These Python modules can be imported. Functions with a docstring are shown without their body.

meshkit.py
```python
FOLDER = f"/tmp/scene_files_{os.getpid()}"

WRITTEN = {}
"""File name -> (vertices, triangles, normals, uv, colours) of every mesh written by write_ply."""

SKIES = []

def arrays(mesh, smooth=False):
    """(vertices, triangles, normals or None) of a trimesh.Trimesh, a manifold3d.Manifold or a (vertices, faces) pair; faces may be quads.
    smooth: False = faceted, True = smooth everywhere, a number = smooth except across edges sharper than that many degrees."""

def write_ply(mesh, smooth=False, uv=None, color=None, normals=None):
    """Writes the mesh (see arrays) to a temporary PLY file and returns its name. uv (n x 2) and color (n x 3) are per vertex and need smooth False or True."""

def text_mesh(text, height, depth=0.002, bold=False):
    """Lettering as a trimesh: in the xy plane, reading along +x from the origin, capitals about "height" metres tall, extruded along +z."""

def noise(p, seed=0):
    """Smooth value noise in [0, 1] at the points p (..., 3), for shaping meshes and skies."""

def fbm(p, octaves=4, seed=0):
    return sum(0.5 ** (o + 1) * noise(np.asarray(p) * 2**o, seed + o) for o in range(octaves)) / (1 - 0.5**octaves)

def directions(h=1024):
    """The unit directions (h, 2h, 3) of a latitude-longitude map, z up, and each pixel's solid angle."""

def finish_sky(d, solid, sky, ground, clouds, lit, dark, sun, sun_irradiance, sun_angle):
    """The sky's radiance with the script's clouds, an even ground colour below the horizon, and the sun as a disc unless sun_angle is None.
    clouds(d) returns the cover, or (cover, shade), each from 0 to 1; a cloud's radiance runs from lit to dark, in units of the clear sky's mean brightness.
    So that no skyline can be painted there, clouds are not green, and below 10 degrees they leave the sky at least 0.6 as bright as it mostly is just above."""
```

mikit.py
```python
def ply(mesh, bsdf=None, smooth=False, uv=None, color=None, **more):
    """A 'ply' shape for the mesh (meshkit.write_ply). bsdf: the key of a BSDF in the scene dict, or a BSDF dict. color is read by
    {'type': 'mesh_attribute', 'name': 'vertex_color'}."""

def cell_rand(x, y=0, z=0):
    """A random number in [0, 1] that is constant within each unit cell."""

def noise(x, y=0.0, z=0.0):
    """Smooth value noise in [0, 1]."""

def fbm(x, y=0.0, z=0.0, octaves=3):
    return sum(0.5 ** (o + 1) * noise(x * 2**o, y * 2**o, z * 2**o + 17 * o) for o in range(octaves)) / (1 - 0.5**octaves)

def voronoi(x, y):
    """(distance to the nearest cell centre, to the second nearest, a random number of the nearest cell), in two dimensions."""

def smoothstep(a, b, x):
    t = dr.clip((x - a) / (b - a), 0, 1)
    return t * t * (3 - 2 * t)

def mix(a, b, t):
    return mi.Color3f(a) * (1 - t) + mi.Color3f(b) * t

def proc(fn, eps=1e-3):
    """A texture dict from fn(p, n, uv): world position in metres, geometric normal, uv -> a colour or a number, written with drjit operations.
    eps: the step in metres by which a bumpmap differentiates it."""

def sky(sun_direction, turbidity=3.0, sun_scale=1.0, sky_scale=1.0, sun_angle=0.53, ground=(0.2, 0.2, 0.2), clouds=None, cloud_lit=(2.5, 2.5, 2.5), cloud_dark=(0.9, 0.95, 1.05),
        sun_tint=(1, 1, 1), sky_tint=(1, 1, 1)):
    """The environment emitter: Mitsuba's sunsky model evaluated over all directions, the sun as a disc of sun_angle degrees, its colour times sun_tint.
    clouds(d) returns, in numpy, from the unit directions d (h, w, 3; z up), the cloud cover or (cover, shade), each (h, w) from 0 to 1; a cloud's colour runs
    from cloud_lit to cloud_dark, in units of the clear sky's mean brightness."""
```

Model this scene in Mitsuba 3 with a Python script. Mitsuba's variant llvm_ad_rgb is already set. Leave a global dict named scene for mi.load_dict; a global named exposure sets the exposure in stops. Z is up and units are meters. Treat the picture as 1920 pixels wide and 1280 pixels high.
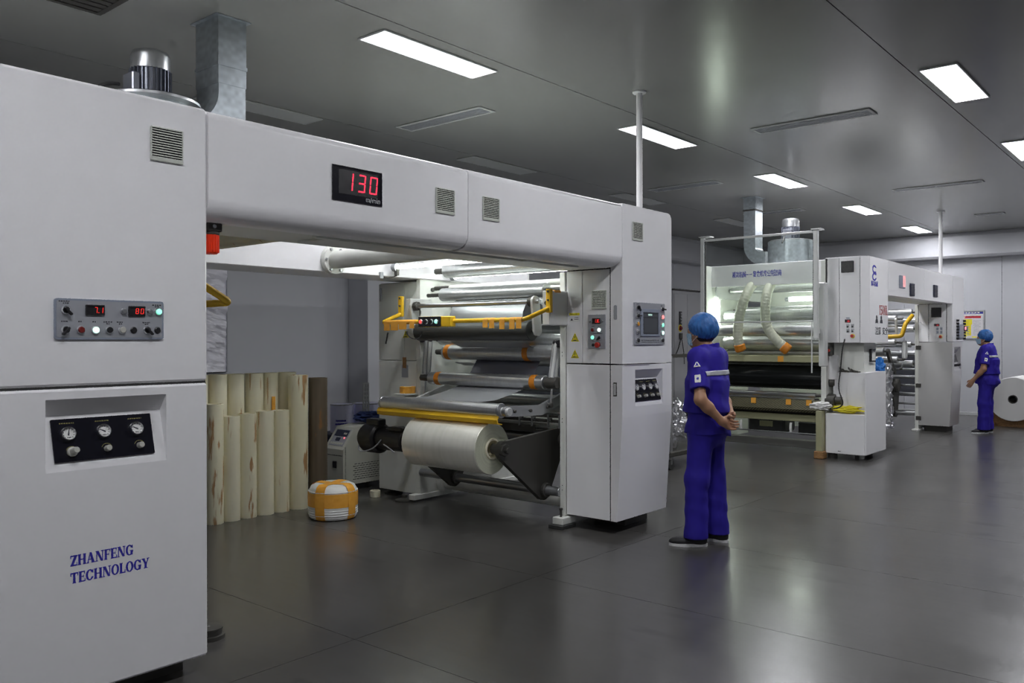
import math, random
import numpy as np, trimesh, manifold3d as m3
import shapely, shapely.geometry as sg, shapely.affinity as sa, shapely.ops as so
import drjit as dr
import mitsuba as mi
import mikit, meshkit
from mikit import proc, fbm, noise, smoothstep, mix

T = mi.ScalarTransform4f
scene, labels = {}, {}
random.seed(7)
rng = np.random.default_rng(7)

# ------------------------------------------------------------------ camera, exposure, lamps' strength
EYE = np.array([0, 0, 1.54])
YAW, PITCH, ROLL = 0.701476, -0.001569, -0.001176
FW = np.array([math.cos(YAW), math.sin(YAW), 0]); RT = np.array([math.sin(YAW), -math.cos(YAW), 0]); UP = np.array([0, 0, 1.0])
FW, UP = math.cos(PITCH) * FW + math.sin(PITCH) * UP, math.cos(PITCH) * UP - math.sin(PITCH) * FW
RT, UP = math.cos(ROLL) * RT + math.sin(ROLL) * UP, math.cos(ROLL) * UP - math.sin(ROLL) * RT
scene['camera'] = {'type': 'perspective', 'fov': math.degrees(2 * math.atan(960 / 1579.36)), 'fov_axis': 'x', 'near_clip': 0.05, 'far_clip': 200.0,
                   'to_world': T().look_at(origin=EYE.tolist(), target=(EYE + FW).tolist(), up=UP.tolist())}
exposure = 2.12
LAMP = [10.5, 10.6, 11.0]          # radiance of the ceiling panels
TUBE = [4.6, 5.1, 4.6]          # radiance of the machines' inspection tubes

TUBE2 = [6.5, 7.2, 6.3]         # those of the far machine
CEIL, WALLY, WALLX = 3.70, 9.0, 19.1

# ------------------------------------------------------------------ materials
def pr(name, col, rough=.5, metal=0., spec=.5, **kw):
    d = {'type': 'principled', 'roughness': rough, 'metallic': metal, 'specular': spec}
    d['base_color'] = col if isinstance(col, dict) else {'type': 'rgb', 'value': list(col)}
    d.update(kw)
    scene['m_' + name] = {'type': 'twosided', 'bsdf': d}
    return 'm_' + name

def emit(rad, weight=1.0):
    return {'type': 'area', 'radiance': {'type': 'rgb', 'value': list(rad)}, 'sampling_weight': weight}

def f_floor(p, n, uv):
    d = fbm(p.x * .9, p.y * .9, 3.0, 4); s = noise(p.x * 26, p.y * 5, 1.); g = noise(p.x * 140, p.y * 140)
    k = .82 + .30 * d + .05 * (s - .5) + .05 * (g - .5)
    scuff = smoothstep(.70, .80, fbm(p.x * 3.1 + 7, p.y * 1.3, 5., 4)) * .16
    return mi.Color3f(.046, .044, .0415) * (k - scuff)
def f_floor_r(p, n, uv):
    return .165 + .13 * fbm(p.x * 2.2, p.y * 2.2, 8., 4) + .03 * noise(p.x * 60, p.y * 60)
def f_ceil_b(p, n, uv):
    return .0022 * fbm(p.x * .55, p.y * 1.7, 2., 3)
def f_core_s(p, n, uv):
    a = fbm(p.x * 16 + p.y * 5 + 2, p.z * 2.6, p.y * 12 + 3, 4); b = fbm(p.x * 40, p.z * 9, p.y * 40, 3)
    st = smoothstep(.575, .64, .72 * a + .28 * b)
    base = mix((.72, .68, .48), (.80, .76, .58), noise(p.x * 4, p.z * 1.3, p.y * 4))
    return mix(base, (.36, .16, .03), st * .85)
def f_core(p, n, uv):
    st = smoothstep(.70, .76, fbm(p.x * 31, p.z * 3.5, p.y * 31, 4))
    return mix(mix((.73, .69, .51), (.82, .78, .61), noise(p.x * 4, p.z * 1.3, p.y * 4)), (.40, .20, .05), st * .7)
def f_dark_core(p, n, uv):
    st = smoothstep(.66, .72, fbm(p.x * 9, p.z * 3., p.y * 9, 4))
    return mix(mix((.10, .075, .05), (.15, .12, .085), noise(p.x * 30, p.z * 3, p.y * 30)), (.35, .14, .02), st * .5)
def f_galv(p, n, uv):
    a = noise(p.x * 34, p.y * 34, p.z * 34); b = fbm(p.x * 8, p.y * 8, p.z * 5, 3)
    return mi.Color3f(.42, .46, .49) * (.72 + .3 * a + .25 * b)
def f_rollend(p, n, uv):
    r = dr.sqrt(dr.square(p.x - 5.05) + dr.square(p.z - .67))
    return mi.Color3f(.58, .60, .46) * (.86 + .12 * noise(r * 900) + .12 * noise(r * 120))
def f_rollside(p, n, uv):
    return mix((.78, .78, .69), (.86, .85, .77), noise(p.y * 46, p.x * 3, 1.))
def f_alu(p, n, uv):
    return mi.Color3f(.62, .63, .64) * (.90 + .14 * noise(p.y * 90, p.x * 12, p.z * 12))
def f_cloth(p, n, uv):
    return mi.Color3f(.026, .016, .285) * (.80 + .40 * fbm(p.x * 14, p.y * 14, p.z * 9, 3))
def f_cloth_b(p, n, uv):
    return .006 * fbm(p.x * 17 + p.z * 5, p.y * 17, p.z * 8, 3)
def f_net(p, n, uv):
    return mix((.015, .075, .27), (.035, .16, .44), fbm(p.x * 60 + p.z * 30, p.y * 60, p.z * 26, 3))
def f_tape(p, n, uv):
    return mix((.72, .31, .03), (.84, .43, .075), fbm(p.x * 22, p.y * 22, p.z * 22, 3))
def f_white(p, n, uv):
    return mi.Color3f(.775, .772, .785) * (.965 + .05 * fbm(p.x * .9, p.y * .9, p.z * .9, 3))
def f_wood(p, n, uv):
    return mix((.20, .10, .035), (.33, .18, .07), noise(p.x * 6, p.y * 60, p.z * 60))
def f_mesh(p, n, uv):
    k = smoothstep(.35, .7, .5 + .5 * dr.sin(p.y * 150 + p.z * 240))
    return mix((.05, .046, .026), (.16, .148, .09), k)
def f_crumple(p, n, uv):
    return .05 * fbm(p.x * 8 + p.z * 5, p.y * 9, p.z * 15, 4)

scene['m_floor'] = {'type': 'twosided', 'bsdf': {'type': 'principled', 'base_color': proc(f_floor), 'roughness': proc(f_floor_r), 'specular': 1.0}}
scene['m_ceiling'] = {'type': 'twosided', 'bsdf': {'type': 'bumpmap', 'arbitrary': proc(f_ceil_b, .02), 'scale': 1.0,
                      'bsdf': {'type': 'principled', 'base_color': {'type': 'rgb', 'value': [.222, .225, .216]}, 'roughness': .24, 'specular': .36}}}
pr('wall', (.48, .485, .515), .5)
pr('white', proc(f_white), .34, 0, .5)
pr('cream_white', (.66, .67, .63), .4)
pr('gasket', (.03, .03, .03), .6)
pr('grille', (.50, .52, .47), .45)
pr('panel_grey', (.33, .34, .37), .40, .15)
pr('panel_edge', (.26, .29, .36), .40, .15)
pr('black', (.012, .012, .014), .38)
pr('black_gloss', (.007, .007, .012), .22, 0, .5)
pr('rubber', (.035, .037, .036), .42, 0, .5)
pr('dark_steel', (.060, .058, .052), .45, .3)
pr('steel', (.40, .41, .42), .32, .85)
pr('chrome', (.80, .81, .82), .14, 1.)
pr('alu', proc(f_alu), .30, .88)
pr('alu_plate', (.60, .61, .60), .40, .25)
pr('film', (.36, .37, .39), .30, .55)
pr('film_dark', (.15, .155, .19), .25, .4)
pr('yellow', (.74, .45, .018), .38)
pr('tape_orange', (.58, .20, .015), .4)
pr('tape', proc(f_tape), .4)
pr('label_yellow', (.72, .62, .02), .5)
pr('label_white', (.72, .72, .70), .5)
pr('ink', (.035, .035, .045), .6)
pr('ink_blue', (.035, .030, .33), .5)
pr('ink_red', (.30, .03, .03), .5)
pr('ink_white', (.60, .62, .64), .5)
pr('red', (.45, .03, .02), .35)
pr('dark_red', (.16, .012, .010), .4)
pr('red_lens', (.85, .045, .010), .25, 0, .5)
pr('grey_knob', (.42, .42, .38), .4)
pr('motor', (.20, .21, .24), .35, .6)
pr('motor_fin', (.11, .12, .15), .4, .6)
pr('galv', proc(f_galv), .34, .75)
pr('cable', (.02, .02, .02), .5)
pr('core', proc(f_core), .42)
pr('core_dark', proc(f_dark_core), .5)
pr('core_inside', (.30, .26, .17), .7)
pr('roll_side', proc(f_rollside), .26, .25, .6)
pr('roll_end', proc(f_rollend), .45)
pr('paper', (.68, .68, .66), .5)
pr('beige', (.50, .50, .44), .45)
pr('can', (.74, .74, .95), .4, .0)
pr('can_rim', (.45, .46, .50), .3, .7)
pr('blue_rag', (.02, .035, .12), .8)
pr('blue_plastic', (.03, .20, .62), .4)
pr('cloth', proc(f_cloth), .72, 0, .3)
scene['m_cloth'] = {'type': 'twosided', 'bsdf': {'type': 'bumpmap', 'arbitrary': proc(f_cloth_b, .004), 'scale': 1.0, 'bsdf': scene['m_cloth']['bsdf']}}
pr('skin', (.38, .205, .125), .5, 0, .4)
pr('skin_dark', (.30, .155, .09), .5, 0, .4)
pr('hair', (.012, .010, .010), .55)
pr('net', proc(f_net), .55)
pr('mask', (.30, .45, .58), .65)
pr('strap', (.66, .55, .45), .6)
pr('reflect', (.50, .51, .55), .35, .2)
pr('shoe', (.012, .012, .013), .6)
pr('sole', (.66, .66, .66), .5)
pr('wood', proc(f_wood), .6)
pr('olive', (.34, .335, .20), .42)
pr('olive_mesh', proc(f_mesh), .4, .3)
pr('hose', (.52, .53, .43), .5)
pr('foil', (.80, .80, .83), .16, .95)
scene['m_wrap'] = {'type': 'twosided', 'bsdf': {'type': 'bumpmap', 'arbitrary': proc(f_crumple, .006), 'scale': 1.0,
                   'bsdf': {'type': 'principled', 'base_color': {'type': 'rgb', 'value': [.80, .79, .86]}, 'roughness': .24, 'specular': .8}}}
pr('dark_blue', (.02, .024, .05), .5)
pr('grey_plastic', (.28, .29, .31), .5)
pr('screen', (.045, .048, .055), .3)
pr('screen_tint', (.075, .08, .09), .3)
pr('print_olive', (.20, .18, .06), .5)
pr('core_stained', proc(f_core_s), .42)
pr('roller_black', (.006, .007, .007), .14, 0, .5)
pr('cab_grey', (.36, .36, .375), .5)
pr('stainless', (.55, .54, .54), .30, .35)
scene['m_glass'] = {'type': 'thindielectric', 'int_ior': 1.52, 'specular_transmittance': {'type': 'rgb', 'value': [.76, .80, .765]}}
pr('panel_dark', (.11, .11, .10), .5)
pr('led_red', (.10, .006, .010), .4)
scene['m_lampface'] = {'type': 'twosided', 'bsdf': {'type': 'diffuse', 'reflectance': {'type': 'rgb', 'value': [.8, .8, .8]}}}
pr('lamp_off', (.46, .47, .47), .45)
pr('poster_blue', (.04, .05, .30), .5)
pr('poster_red', (.40, .02, .03), .5)
pr('poster_paper', (.60, .58, .60), .5)

# ------------------------------------------------------------------ registry
def numbered(key):
    if key not in scene and key not in labels and key not in _things: return key
    i = 1
    while f'{key}_{i:03d}' in scene or f'{key}_{i:03d}' in labels or f'{key}_{i:03d}' in _things: i += 1
    return f'{key}_{i:03d}'
_things = set()

def thing(name, label, cat, group=None, kind=None):
    key = numbered(name); _things.add(key)
    labels[key] = {'label': label, 'category': cat}
    if group: labels[key]['group'] = group
    return key

def cat(*ms):
    out = []
    for m in ms:
        if isinstance(m, (list, tuple)): out.extend(m)
        else: out.append(m)
    return out[0] if len(out) == 1 else trimesh.util.concatenate([trimesh.Trimesh(x.vertices, x.faces, process=False) for x in out])

def obj(name, mesh, mat, parent=None, smooth=False, label=None, emitter=None, **kw):
    key = numbered((parent + '__' if parent else '') + name)
    if isinstance(mesh, (list, tuple)): mesh = cat(*mesh)
    d = mikit.ply(mesh, mat if mat.startswith('m_') else 'm_' + mat, smooth=smooth)
    if emitter: d['emitter'] = emitter
    scene[key] = d
    if label: labels[key] = {'label': label}
    return key

def each(name, meshes, mat, parent=None, smooth=False, label=None):
    return [obj(name, m, mat, parent, smooth, label) for m in meshes]

def tag(key, label, cat, group=None, kind=None):
    labels[key] = {'label': label, 'category': cat}
    if group: labels[key]['group'] = group
    if kind: labels[key]['kind'] = kind
    return key

def struct(name, mesh, mat, smooth=False):
    k = obj(name, mesh, mat, None, smooth); labels[k] = {'kind': 'structure'}
    return k

# ------------------------------------------------------------------ mesh helpers
def tm(man):
    m = man.to_mesh()
    return trimesh.Trimesh(np.array(m.vert_properties[:, :3], float), np.array(m.tri_verts), process=False)

def hull(pts):
    return tm(m3.Manifold.hull_points(np.asarray(pts, float)))

def box(x0, x1, y0, y1, z0, z1, b=0.0):
    if x0 > x1: x0, x1 = x1, x0
    if y0 > y1: y0, y1 = y1, y0
    if z0 > z1: z0, z1 = z1, z0
    if b <= 0:
        m = trimesh.creation.box(extents=(x1 - x0, y1 - y0, z1 - z0)); m.apply_translation(((x0 + x1) / 2, (y0 + y1) / 2, (z0 + z1) / 2)); return m
    b = min(b, .49 * (x1 - x0), .49 * (y1 - y0), .49 * (z1 - z0)); P = []
    for x, sx in ((x0, 1), (x1, -1)):
        for y, sy in ((y0, 1), (y1, -1)):
            for z, sz in ((z0, 1), (z1, -1)):
                P += [(x + sx * b, y + sy * b, z), (x + sx * b, y, z + sz * b), (x, y + sy * b, z + sz * b)]
    return hull(P)

def basis(axis):
    w = np.asarray(axis, float); w = w / np.linalg.norm(w)
    a = np.array([0, 0, 1.0]) if abs(w[2]) < .9 else np.array([1.0, 0, 0])
    u = np.cross(a, w); u /= np.linalg.norm(u)
    return u, np.cross(w, u), w

def lathe(p, axis, prof, n=32):
    """prof: [(h, r)] along the axis from p"""
    u, v, w = basis(axis); p = np.asarray(p, float)
    a = np.arange(n) * 2 * math.pi / n
    ring = np.cos(a)[:, None] * u + np.sin(a)[:, None] * v
    V, F = [], []
    for h, r in prof: V.append(p + w * h + ring * max(r, 1e-5))
    k = len(prof)
    for j in range(k - 1):
        for i in range(n):
            i2 = (i + 1) % n
            F += [(j * n + i, j * n + i2, (j + 1) * n + i2), (j * n + i, (j + 1) * n + i2, (j + 1) * n + i)]
    V = np.vstack(V)
    if prof[0] != prof[-1]:
        c0, c1 = len(V), len(V) + 1
        V = np.vstack([V, p + w * prof[0][0], p + w * prof[-1][0]])
        for i in range(n):
            i2 = (i + 1) % n
            F += [(c0, i2, i), (c1, (k - 1) * n + i, (k - 1) * n + i2)]
    return trimesh.Trimesh(V, F, process=False)

def cyl(p, q, r, n=28, b=0.0, r2=None):
    p, q = np.asarray(p, float), np.asarray(q, float); L = np.linalg.norm(q - p); r2 = r if r2 is None else r2
    if b > 0: return lathe(p, q - p, [(0, r - b), (b, r), (L - b, r2), (L, r2 - b)], n)
    return lathe(p, q - p, [(0, r), (L, r2)], n)

def ycyl(x, z, y0, y1, r, n=32, b=.004): return cyl((x, y0, z), (x, y1, z), r, n, b)

def tubering(p, axis, r0, r1, h, n=32, b=.003):
    return lathe(p, axis, [(0, r0), (0, r1 - b), (b, r1), (h - b, r1), (h, r1 - b), (h, r0), (0, r0)], n)

def ext(poly, h):
    gs = [g for g in getattr(poly, 'geoms', [poly]) if g.area > 1e-9]
    return cat(*[trimesh.creation.extrude_polygon(g, h, engine='earcut') for g in gs])

def prism(pts, axis, lo, hi):
    """polygon extruded along x (pts = y,z), y (pts = x,z) or z (pts = x,y)"""
    poly = pts if hasattr(pts, 'geom_type') else sg.Polygon(pts)
    m = ext(poly, hi - lo); v = np.array(m.vertices)
    if axis == 'x': V = np.stack([v[:, 2] + lo, v[:, 0], v[:, 1]], 1)
    elif axis == 'y': V = np.stack([v[:, 0], v[:, 2] + lo, v[:, 1]], 1)
    else: V = np.stack([v[:, 0], v[:, 1], v[:, 2] + lo], 1)
    m = trimesh.Trimesh(V, m.faces, process=False)
    if axis == 'y': m.invert()
    return m

def mf(mesh):
    return m3.Manifold(m3.Mesh(np.asarray(mesh.vertices, np.float32), np.asarray(mesh.faces, np.uint32)))
def merged(mesh):
    return trimesh.Trimesh(mesh.vertices, mesh.faces, process=True)
def minus(a, *bs):
    r = mf(merged(a))
    for b in bs: r = r - mf(merged(b))
    return tm(r)

def rrect(x0, x1, y0, y1, r, n=6):
    return sg.box(x0 + r, y0 + r, x1 - r, y1 - r).buffer(r, quad_segs=n)

def bend(pts, rad, n=6):
    """polyline with its corners rounded"""
    pts = [np.asarray(p, float) for p in pts]; out = [pts[0]]
    for a, b, c in zip(pts, pts[1:], pts[2:]):
        u, v = (a - b), (c - b); r = min(rad, .45 * np.linalg.norm(u), .45 * np.linalg.norm(v))
        p, q = b + u / np.linalg.norm(u) * r, b + v / np.linalg.norm(v) * r
        for t in np.linspace(0, 1, n): out.append((1 - t) ** 2 * p + 2 * t * (1 - t) * b + t * t * q)
    out.append(pts[-1]); return np.array(out)

def spline(pts, n=24):
    from scipy.interpolate import CubicSpline
    pts = np.asarray(pts, float); t = np.r_[0, np.cumsum(np.linalg.norm(np.diff(pts, axis=0), axis=1))]
    return CubicSpline(t, pts)(np.linspace(0, t[-1], n))

def tube(pts, r, n=12, radii=None):
    pts = np.asarray(pts, float); t = np.gradient(pts, axis=0); t /= np.linalg.norm(t, axis=1, keepdims=True)
    u, v, w = basis(t[0]); V, F = [], []; a = np.arange(n) * 2 * math.pi / n
    for i, p in enumerate(pts):
        u = u - t[i] * (u @ t[i]); u /= np.linalg.norm(u); v = np.cross(t[i], u)
        rr = r if radii is None else radii[i]
        V.append(p + rr * (np.cos(a)[:, None] * u + np.sin(a)[:, None] * v))
    k = len(pts)
    for j in range(k - 1):
        for i in range(n):
            i2 = (i + 1) % n
            F += [(j * n + i, j * n + i2, (j + 1) * n + i2), (j * n + i, (j + 1) * n + i2, (j + 1) * n + i)]
    V = np.vstack(V + [pts[:1], pts[-1:]]); c0, c1 = k * n, k * n + 1
    for i in range(n):
        i2 = (i + 1) % n; F += [(c0, i2, i), (c1, (k - 1) * n + i, (k - 1) * n + i2)]
    return trimesh.Trimesh(V, F, process=False)

def stuff(key):
    labels[key] = {**labels.get(key, {}), 'kind': 'stuff'}; return key

class Frame:
    """local u right, v up, w out of the face"""
    def __init__(s, o, r=(1, 0, 0), u=(0, 0, 1)):
        s.o, s.r, s.u = (np.asarray(q, float) for q in (o, r, u)); s.r = s.r / np.linalg.norm(s.r); s.u = s.u / np.linalg.norm(s.u); s.n = np.cross(s.r, s.u)
        s.M = np.eye(4); s.M[:3, 0], s.M[:3, 1], s.M[:3, 2], s.M[:3, 3] = s.r, s.u, s.n, s.o
    def put(s, m):
        m = m.copy(); m.apply_transform(s.M); return m
    def p(s, u, v, w=0.): return s.o + s.r * u + s.u * v + s.n * w
    def box(s, u0, u1, v0, v1, w0, w1, b=0.): return s.put(box(u0, u1, v0, v1, w0, w1, b))
    def cyl(s, u, v, w0, w1, r, n=20, b=0., r2=None): return s.put(cyl((u, v, w0), (u, v, w1), r, n, b, r2))
    def lathe(s, u, v, prof, n=24): return s.put(lathe((u, v, 0), (0, 0, 1), prof, n))
    def poly(s, poly, w0, w1): m = ext(poly, w1 - w0); m.apply_translation((0, 0, w0)); return s.put(m)
    def text(s, t, u, v, h, w=0., d=.001, bold=False, sx=1.0):
        m = meshkit.text_mesh(t, h, d, bold); m.apply_scale((sx, 1, 1)); m.apply_translation((u, v, w)); return s.put(m)

def seg7(ch, x, y, w, h, t=.16, slant=.1):
    """seven-segment character as shapely polygon"""
    t *= w; S = {'0': 'abcdef', '1': 'bc', '3': 'abcdg', '7': 'abc', '8': 'abcdefg'}[ch]; g = t * .25; hm = h / 2
    seg = {'a': (t, h - t, w - t, h), 'd': (t, 0, w - t, t), 'g': (t, hm - t / 2, w - t, hm + t / 2), 'b': (w - t, hm + g, w, h - g), 'c': (w - t, g, w, hm - g), 'f': (0, hm + g, t, h - g), 'e': (0, g, t, hm - g)}
    p = so.unary_union([sg.box(*seg[c]) for c in S])
    return sa.affine_transform(p, [1, slant, 0, 1, x, y])

def serif_glyph(ch):
    """a letter of a heavy display serif in a box 0.75 wide and 1 tall (stems thick, hairlines thin)"""
    B = sg.box; P = sg.Polygon
    U = so.unary_union
    st, hl = .22, .075
    def stem(x): return U([B(x, 0, x + st, 1), B(x - .05, 0, x + st + .05, hl), B(x - .05, 1 - hl, x + st + .05, 1)])
    def ring(w):
        o = sa.scale(sg.Point(w / 2, .5).buffer(.5, 16), w, 1.04); i = sa.scale(sg.Point(w / 2, .5).buffer(.5, 16), w - .42, .84); return o.difference(i)
    if ch == 'Z': return U([B(0, 0, .68, .12), B(0, .88, .68, 1), P([(0, .05), (.27, .05), (.68, .95), (.41, .95)]), B(0, .7, .06, 1), B(.62, 0, .68, .3)]), .68
    if ch == 'H': return U([stem(.05), stem(.55), B(.2, .46, .6, .54)]), .82
    if ch == 'A': return U([P([(.30, 1), (.50, 1), (.80, 0), (.54, 0), (.36, .72)]), P([(.33, 1), (.42, 1), (.16, 0), (.07, 0)]), B(.2, .3, .6, .38), B(0, 0, .24, hl), B(.48, 0, .86, hl)]), .86
    if ch == 'N': return U([B(.08, 0, .08 + hl, 1), B(.68, 0, .68 + hl, 1), P([(.04, 1), (.30, 1), (.75, 0), (.55, 0)]), B(0, 0, .24, hl), B(.56, 1 - hl, .84, 1), B(0, 1 - hl, .25, 1)]), .84
    if ch == 'F': return U([stem(.05), B(.05, 1 - .1, .62, 1), B(.2, .46, .5, .54), B(.55, .72, .62, 1), B(.45, .38, .5, .62)]), .62
    if ch == 'E': return U([stem(.05), B(.05, .9, .62, 1), B(.05, 0, .66, .1), B(.2, .46, .5, .54), B(.55, .72, .62, 1), B(.59, 0, .66, .28), B(.45, .38, .5, .62)]), .66
    if ch == 'T': return U([stem(.26), B(0, .88, .74, 1), B(0, .68, .07, 1), B(.67, .68, .74, 1)]), .74
    if ch == 'L': return U([stem(.05), B(.05, 0, .62, .1), B(.55, 0, .62, .32)]), .62
    if ch == 'Y': return U([B(.3, 0, .52, .5), B(.22, 0, .6, hl), P([(.02, 1), (.26, 1), (.52, .45), (.3, .45)]), P([(.64, 1), (.73, 1), (.52, .4), (.44, .45)]), B(-.03, 1 - hl, .32, 1), B(.55, 1 - hl, .82, 1)]), .80
    if ch == 'O': return ring(.80), .80
    if ch == 'C': return U([ring(.78).difference(B(.5, .3, .9, .72)), B(.66, .66, .73, .97)]), .76
    if ch == 'G': return U([ring(.80).difference(B(.5, .42, .9, .72)), B(.52, .02, .74, .44), B(.44, .40, .80, .47), B(.68, .66, .75, .97)]), .82
    if ch == '1': return U([stem(.1), P([(.1, .98), (.1, .8), (0, .72), (0, .8)])]), .42
    if ch == '5': return U([B(.06, .88, .56, 1), B(.06, .48, .16, 1), sa.scale(sg.Point(.3, .3).buffer(.3, 12), 1, 1.05).difference(sa.scale(sg.Point(.25, .3).buffer(.15, 12), 1, 1.2)).difference(B(-.1, .2, .16, .45))]), .62
    if ch == '0': return sa.scale(ring(.80), .72, 1, origin=(0, 0)), .58
    return sg.Polygon(), .4

def serif_text(t, h, gap=.07, sx=1.0):
    x, out = 0, []
    for ch in t:
        if ch == ' ': x += .4; continue
        g, w = serif_glyph(ch); out.append(sa.translate(g, x, 0)); x += w + gap
    p = sa.scale(so.unary_union(out).buffer(0), h * sx, h, origin=(0, 0)); return p, x * h * sx

GLYPH = {'顺': '21bfe21860258602586025bfc25b0c25b0425b2425b2425b2425b2425b6425b6425b6465870658d84198c41f060000000000', '高': '00600006007fffe000000fff00c0300c0300fff000000000003fffc2000423fc4220442204423fc42200c2003c0000000000', '机': '0c0000c3f80c2180c2187fa187f2180c2181c2181e2181f2183da182d2186c6184c6180c41b0cc1b0cc1b0d81e0400000000', '械': '180681806c18024180607fffe1802018d201cd261ed243ada439ffc38d3878d3858918189321997a190ca1908e0800000000', '复': '040000c0001fffc300006fff80c0180c0180fff80c0180fff803000070000fff01e060338c000f8007fe07e07e0000000000', '合': '0060000f0001d80038c0070701c03c7ffee6000200000000000fff00c0300c0100c0100c0100c0100fff00c0300801000000', '专': '00c0001c001fff801800018003fffc7fffe03000020000700007ff80003000060000c00798001f00003c0000e00000000000', '业': '01080010800108001080210843108c3108c1108819098190900d0b00d0a0010800108001080010807fffe3fffc0000000000', '制': '1200632026370663fe6662066420667ff660706602066070663fe66222662226622206222062220622e060203c0201800000', '造': '20c8030c8019ffc098c0030800008003ffe780001800008ff80880808808088080880808ff81c0003f00063ffe0000000000', '商': '00600006007fffe02040030c0030c03fffc3008c319cc3306c3603c37fcc330cc330cc330cc33fcc3300c300780000000000', '当': '1060818618186180c6300c63004620006001fff81fff800008000080fff81fff80000800008000083fff81fff80000800000', '心': '0100001c0000e0000300001800208003000130183300c3300c3300433006230066303663032030300302003fe00000000000', '注': '301801c0c00c0c0000c001ffe000c0700c0380c0080c0001c001ffc040c00c0c0080c0180c0100c031ffe23ffe0000000000', '意': '006003fffc06060020c07fffe00000000000fff0080100fff008010080100fff000c101a7183214c3304423fc00000000000', '安': '00400006003fffc3000c20c0420c0401800038007fffe03060060c00e0c00f98001f0000f8001df00f0783c01c0000000000', '全': '0060000f0001980030c0060601c0383801c6fff6006000060000600006000fff0006000060000600006007fffe0000000000'}
def cjk_text(t, h, gap=.06):
    """characters from their 20 x 20 stroke grids, as one polygon"""
    s = h / 18; out = []
    for k, ch in enumerate(t):
        if ch == '—':
            out.append(sg.box(k * h * (1 + gap), .42 * h, (k + 1.06) * h, .50 * h)); continue
        g = GLYPH[ch]; rects = []
        for y in range(20):
            row = int(g[y * 5:y * 5 + 5], 16); x = 0
            while x < 20:
                if row >> (19 - x) & 1:
                    e = x
                    while e < 20 and row >> (19 - e) & 1: e += 1
                    rects.append(sg.box(x, 18 - y - .5, e, 18 - y + .52)); x = e
                else: x += 1
        out.append(sa.affine_transform(so.unary_union(rects), [s, 0, 0, s, k * h * (1 + gap), 0]))
    return so.unary_union(out).buffer(s * .18, join_style=2)

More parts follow.
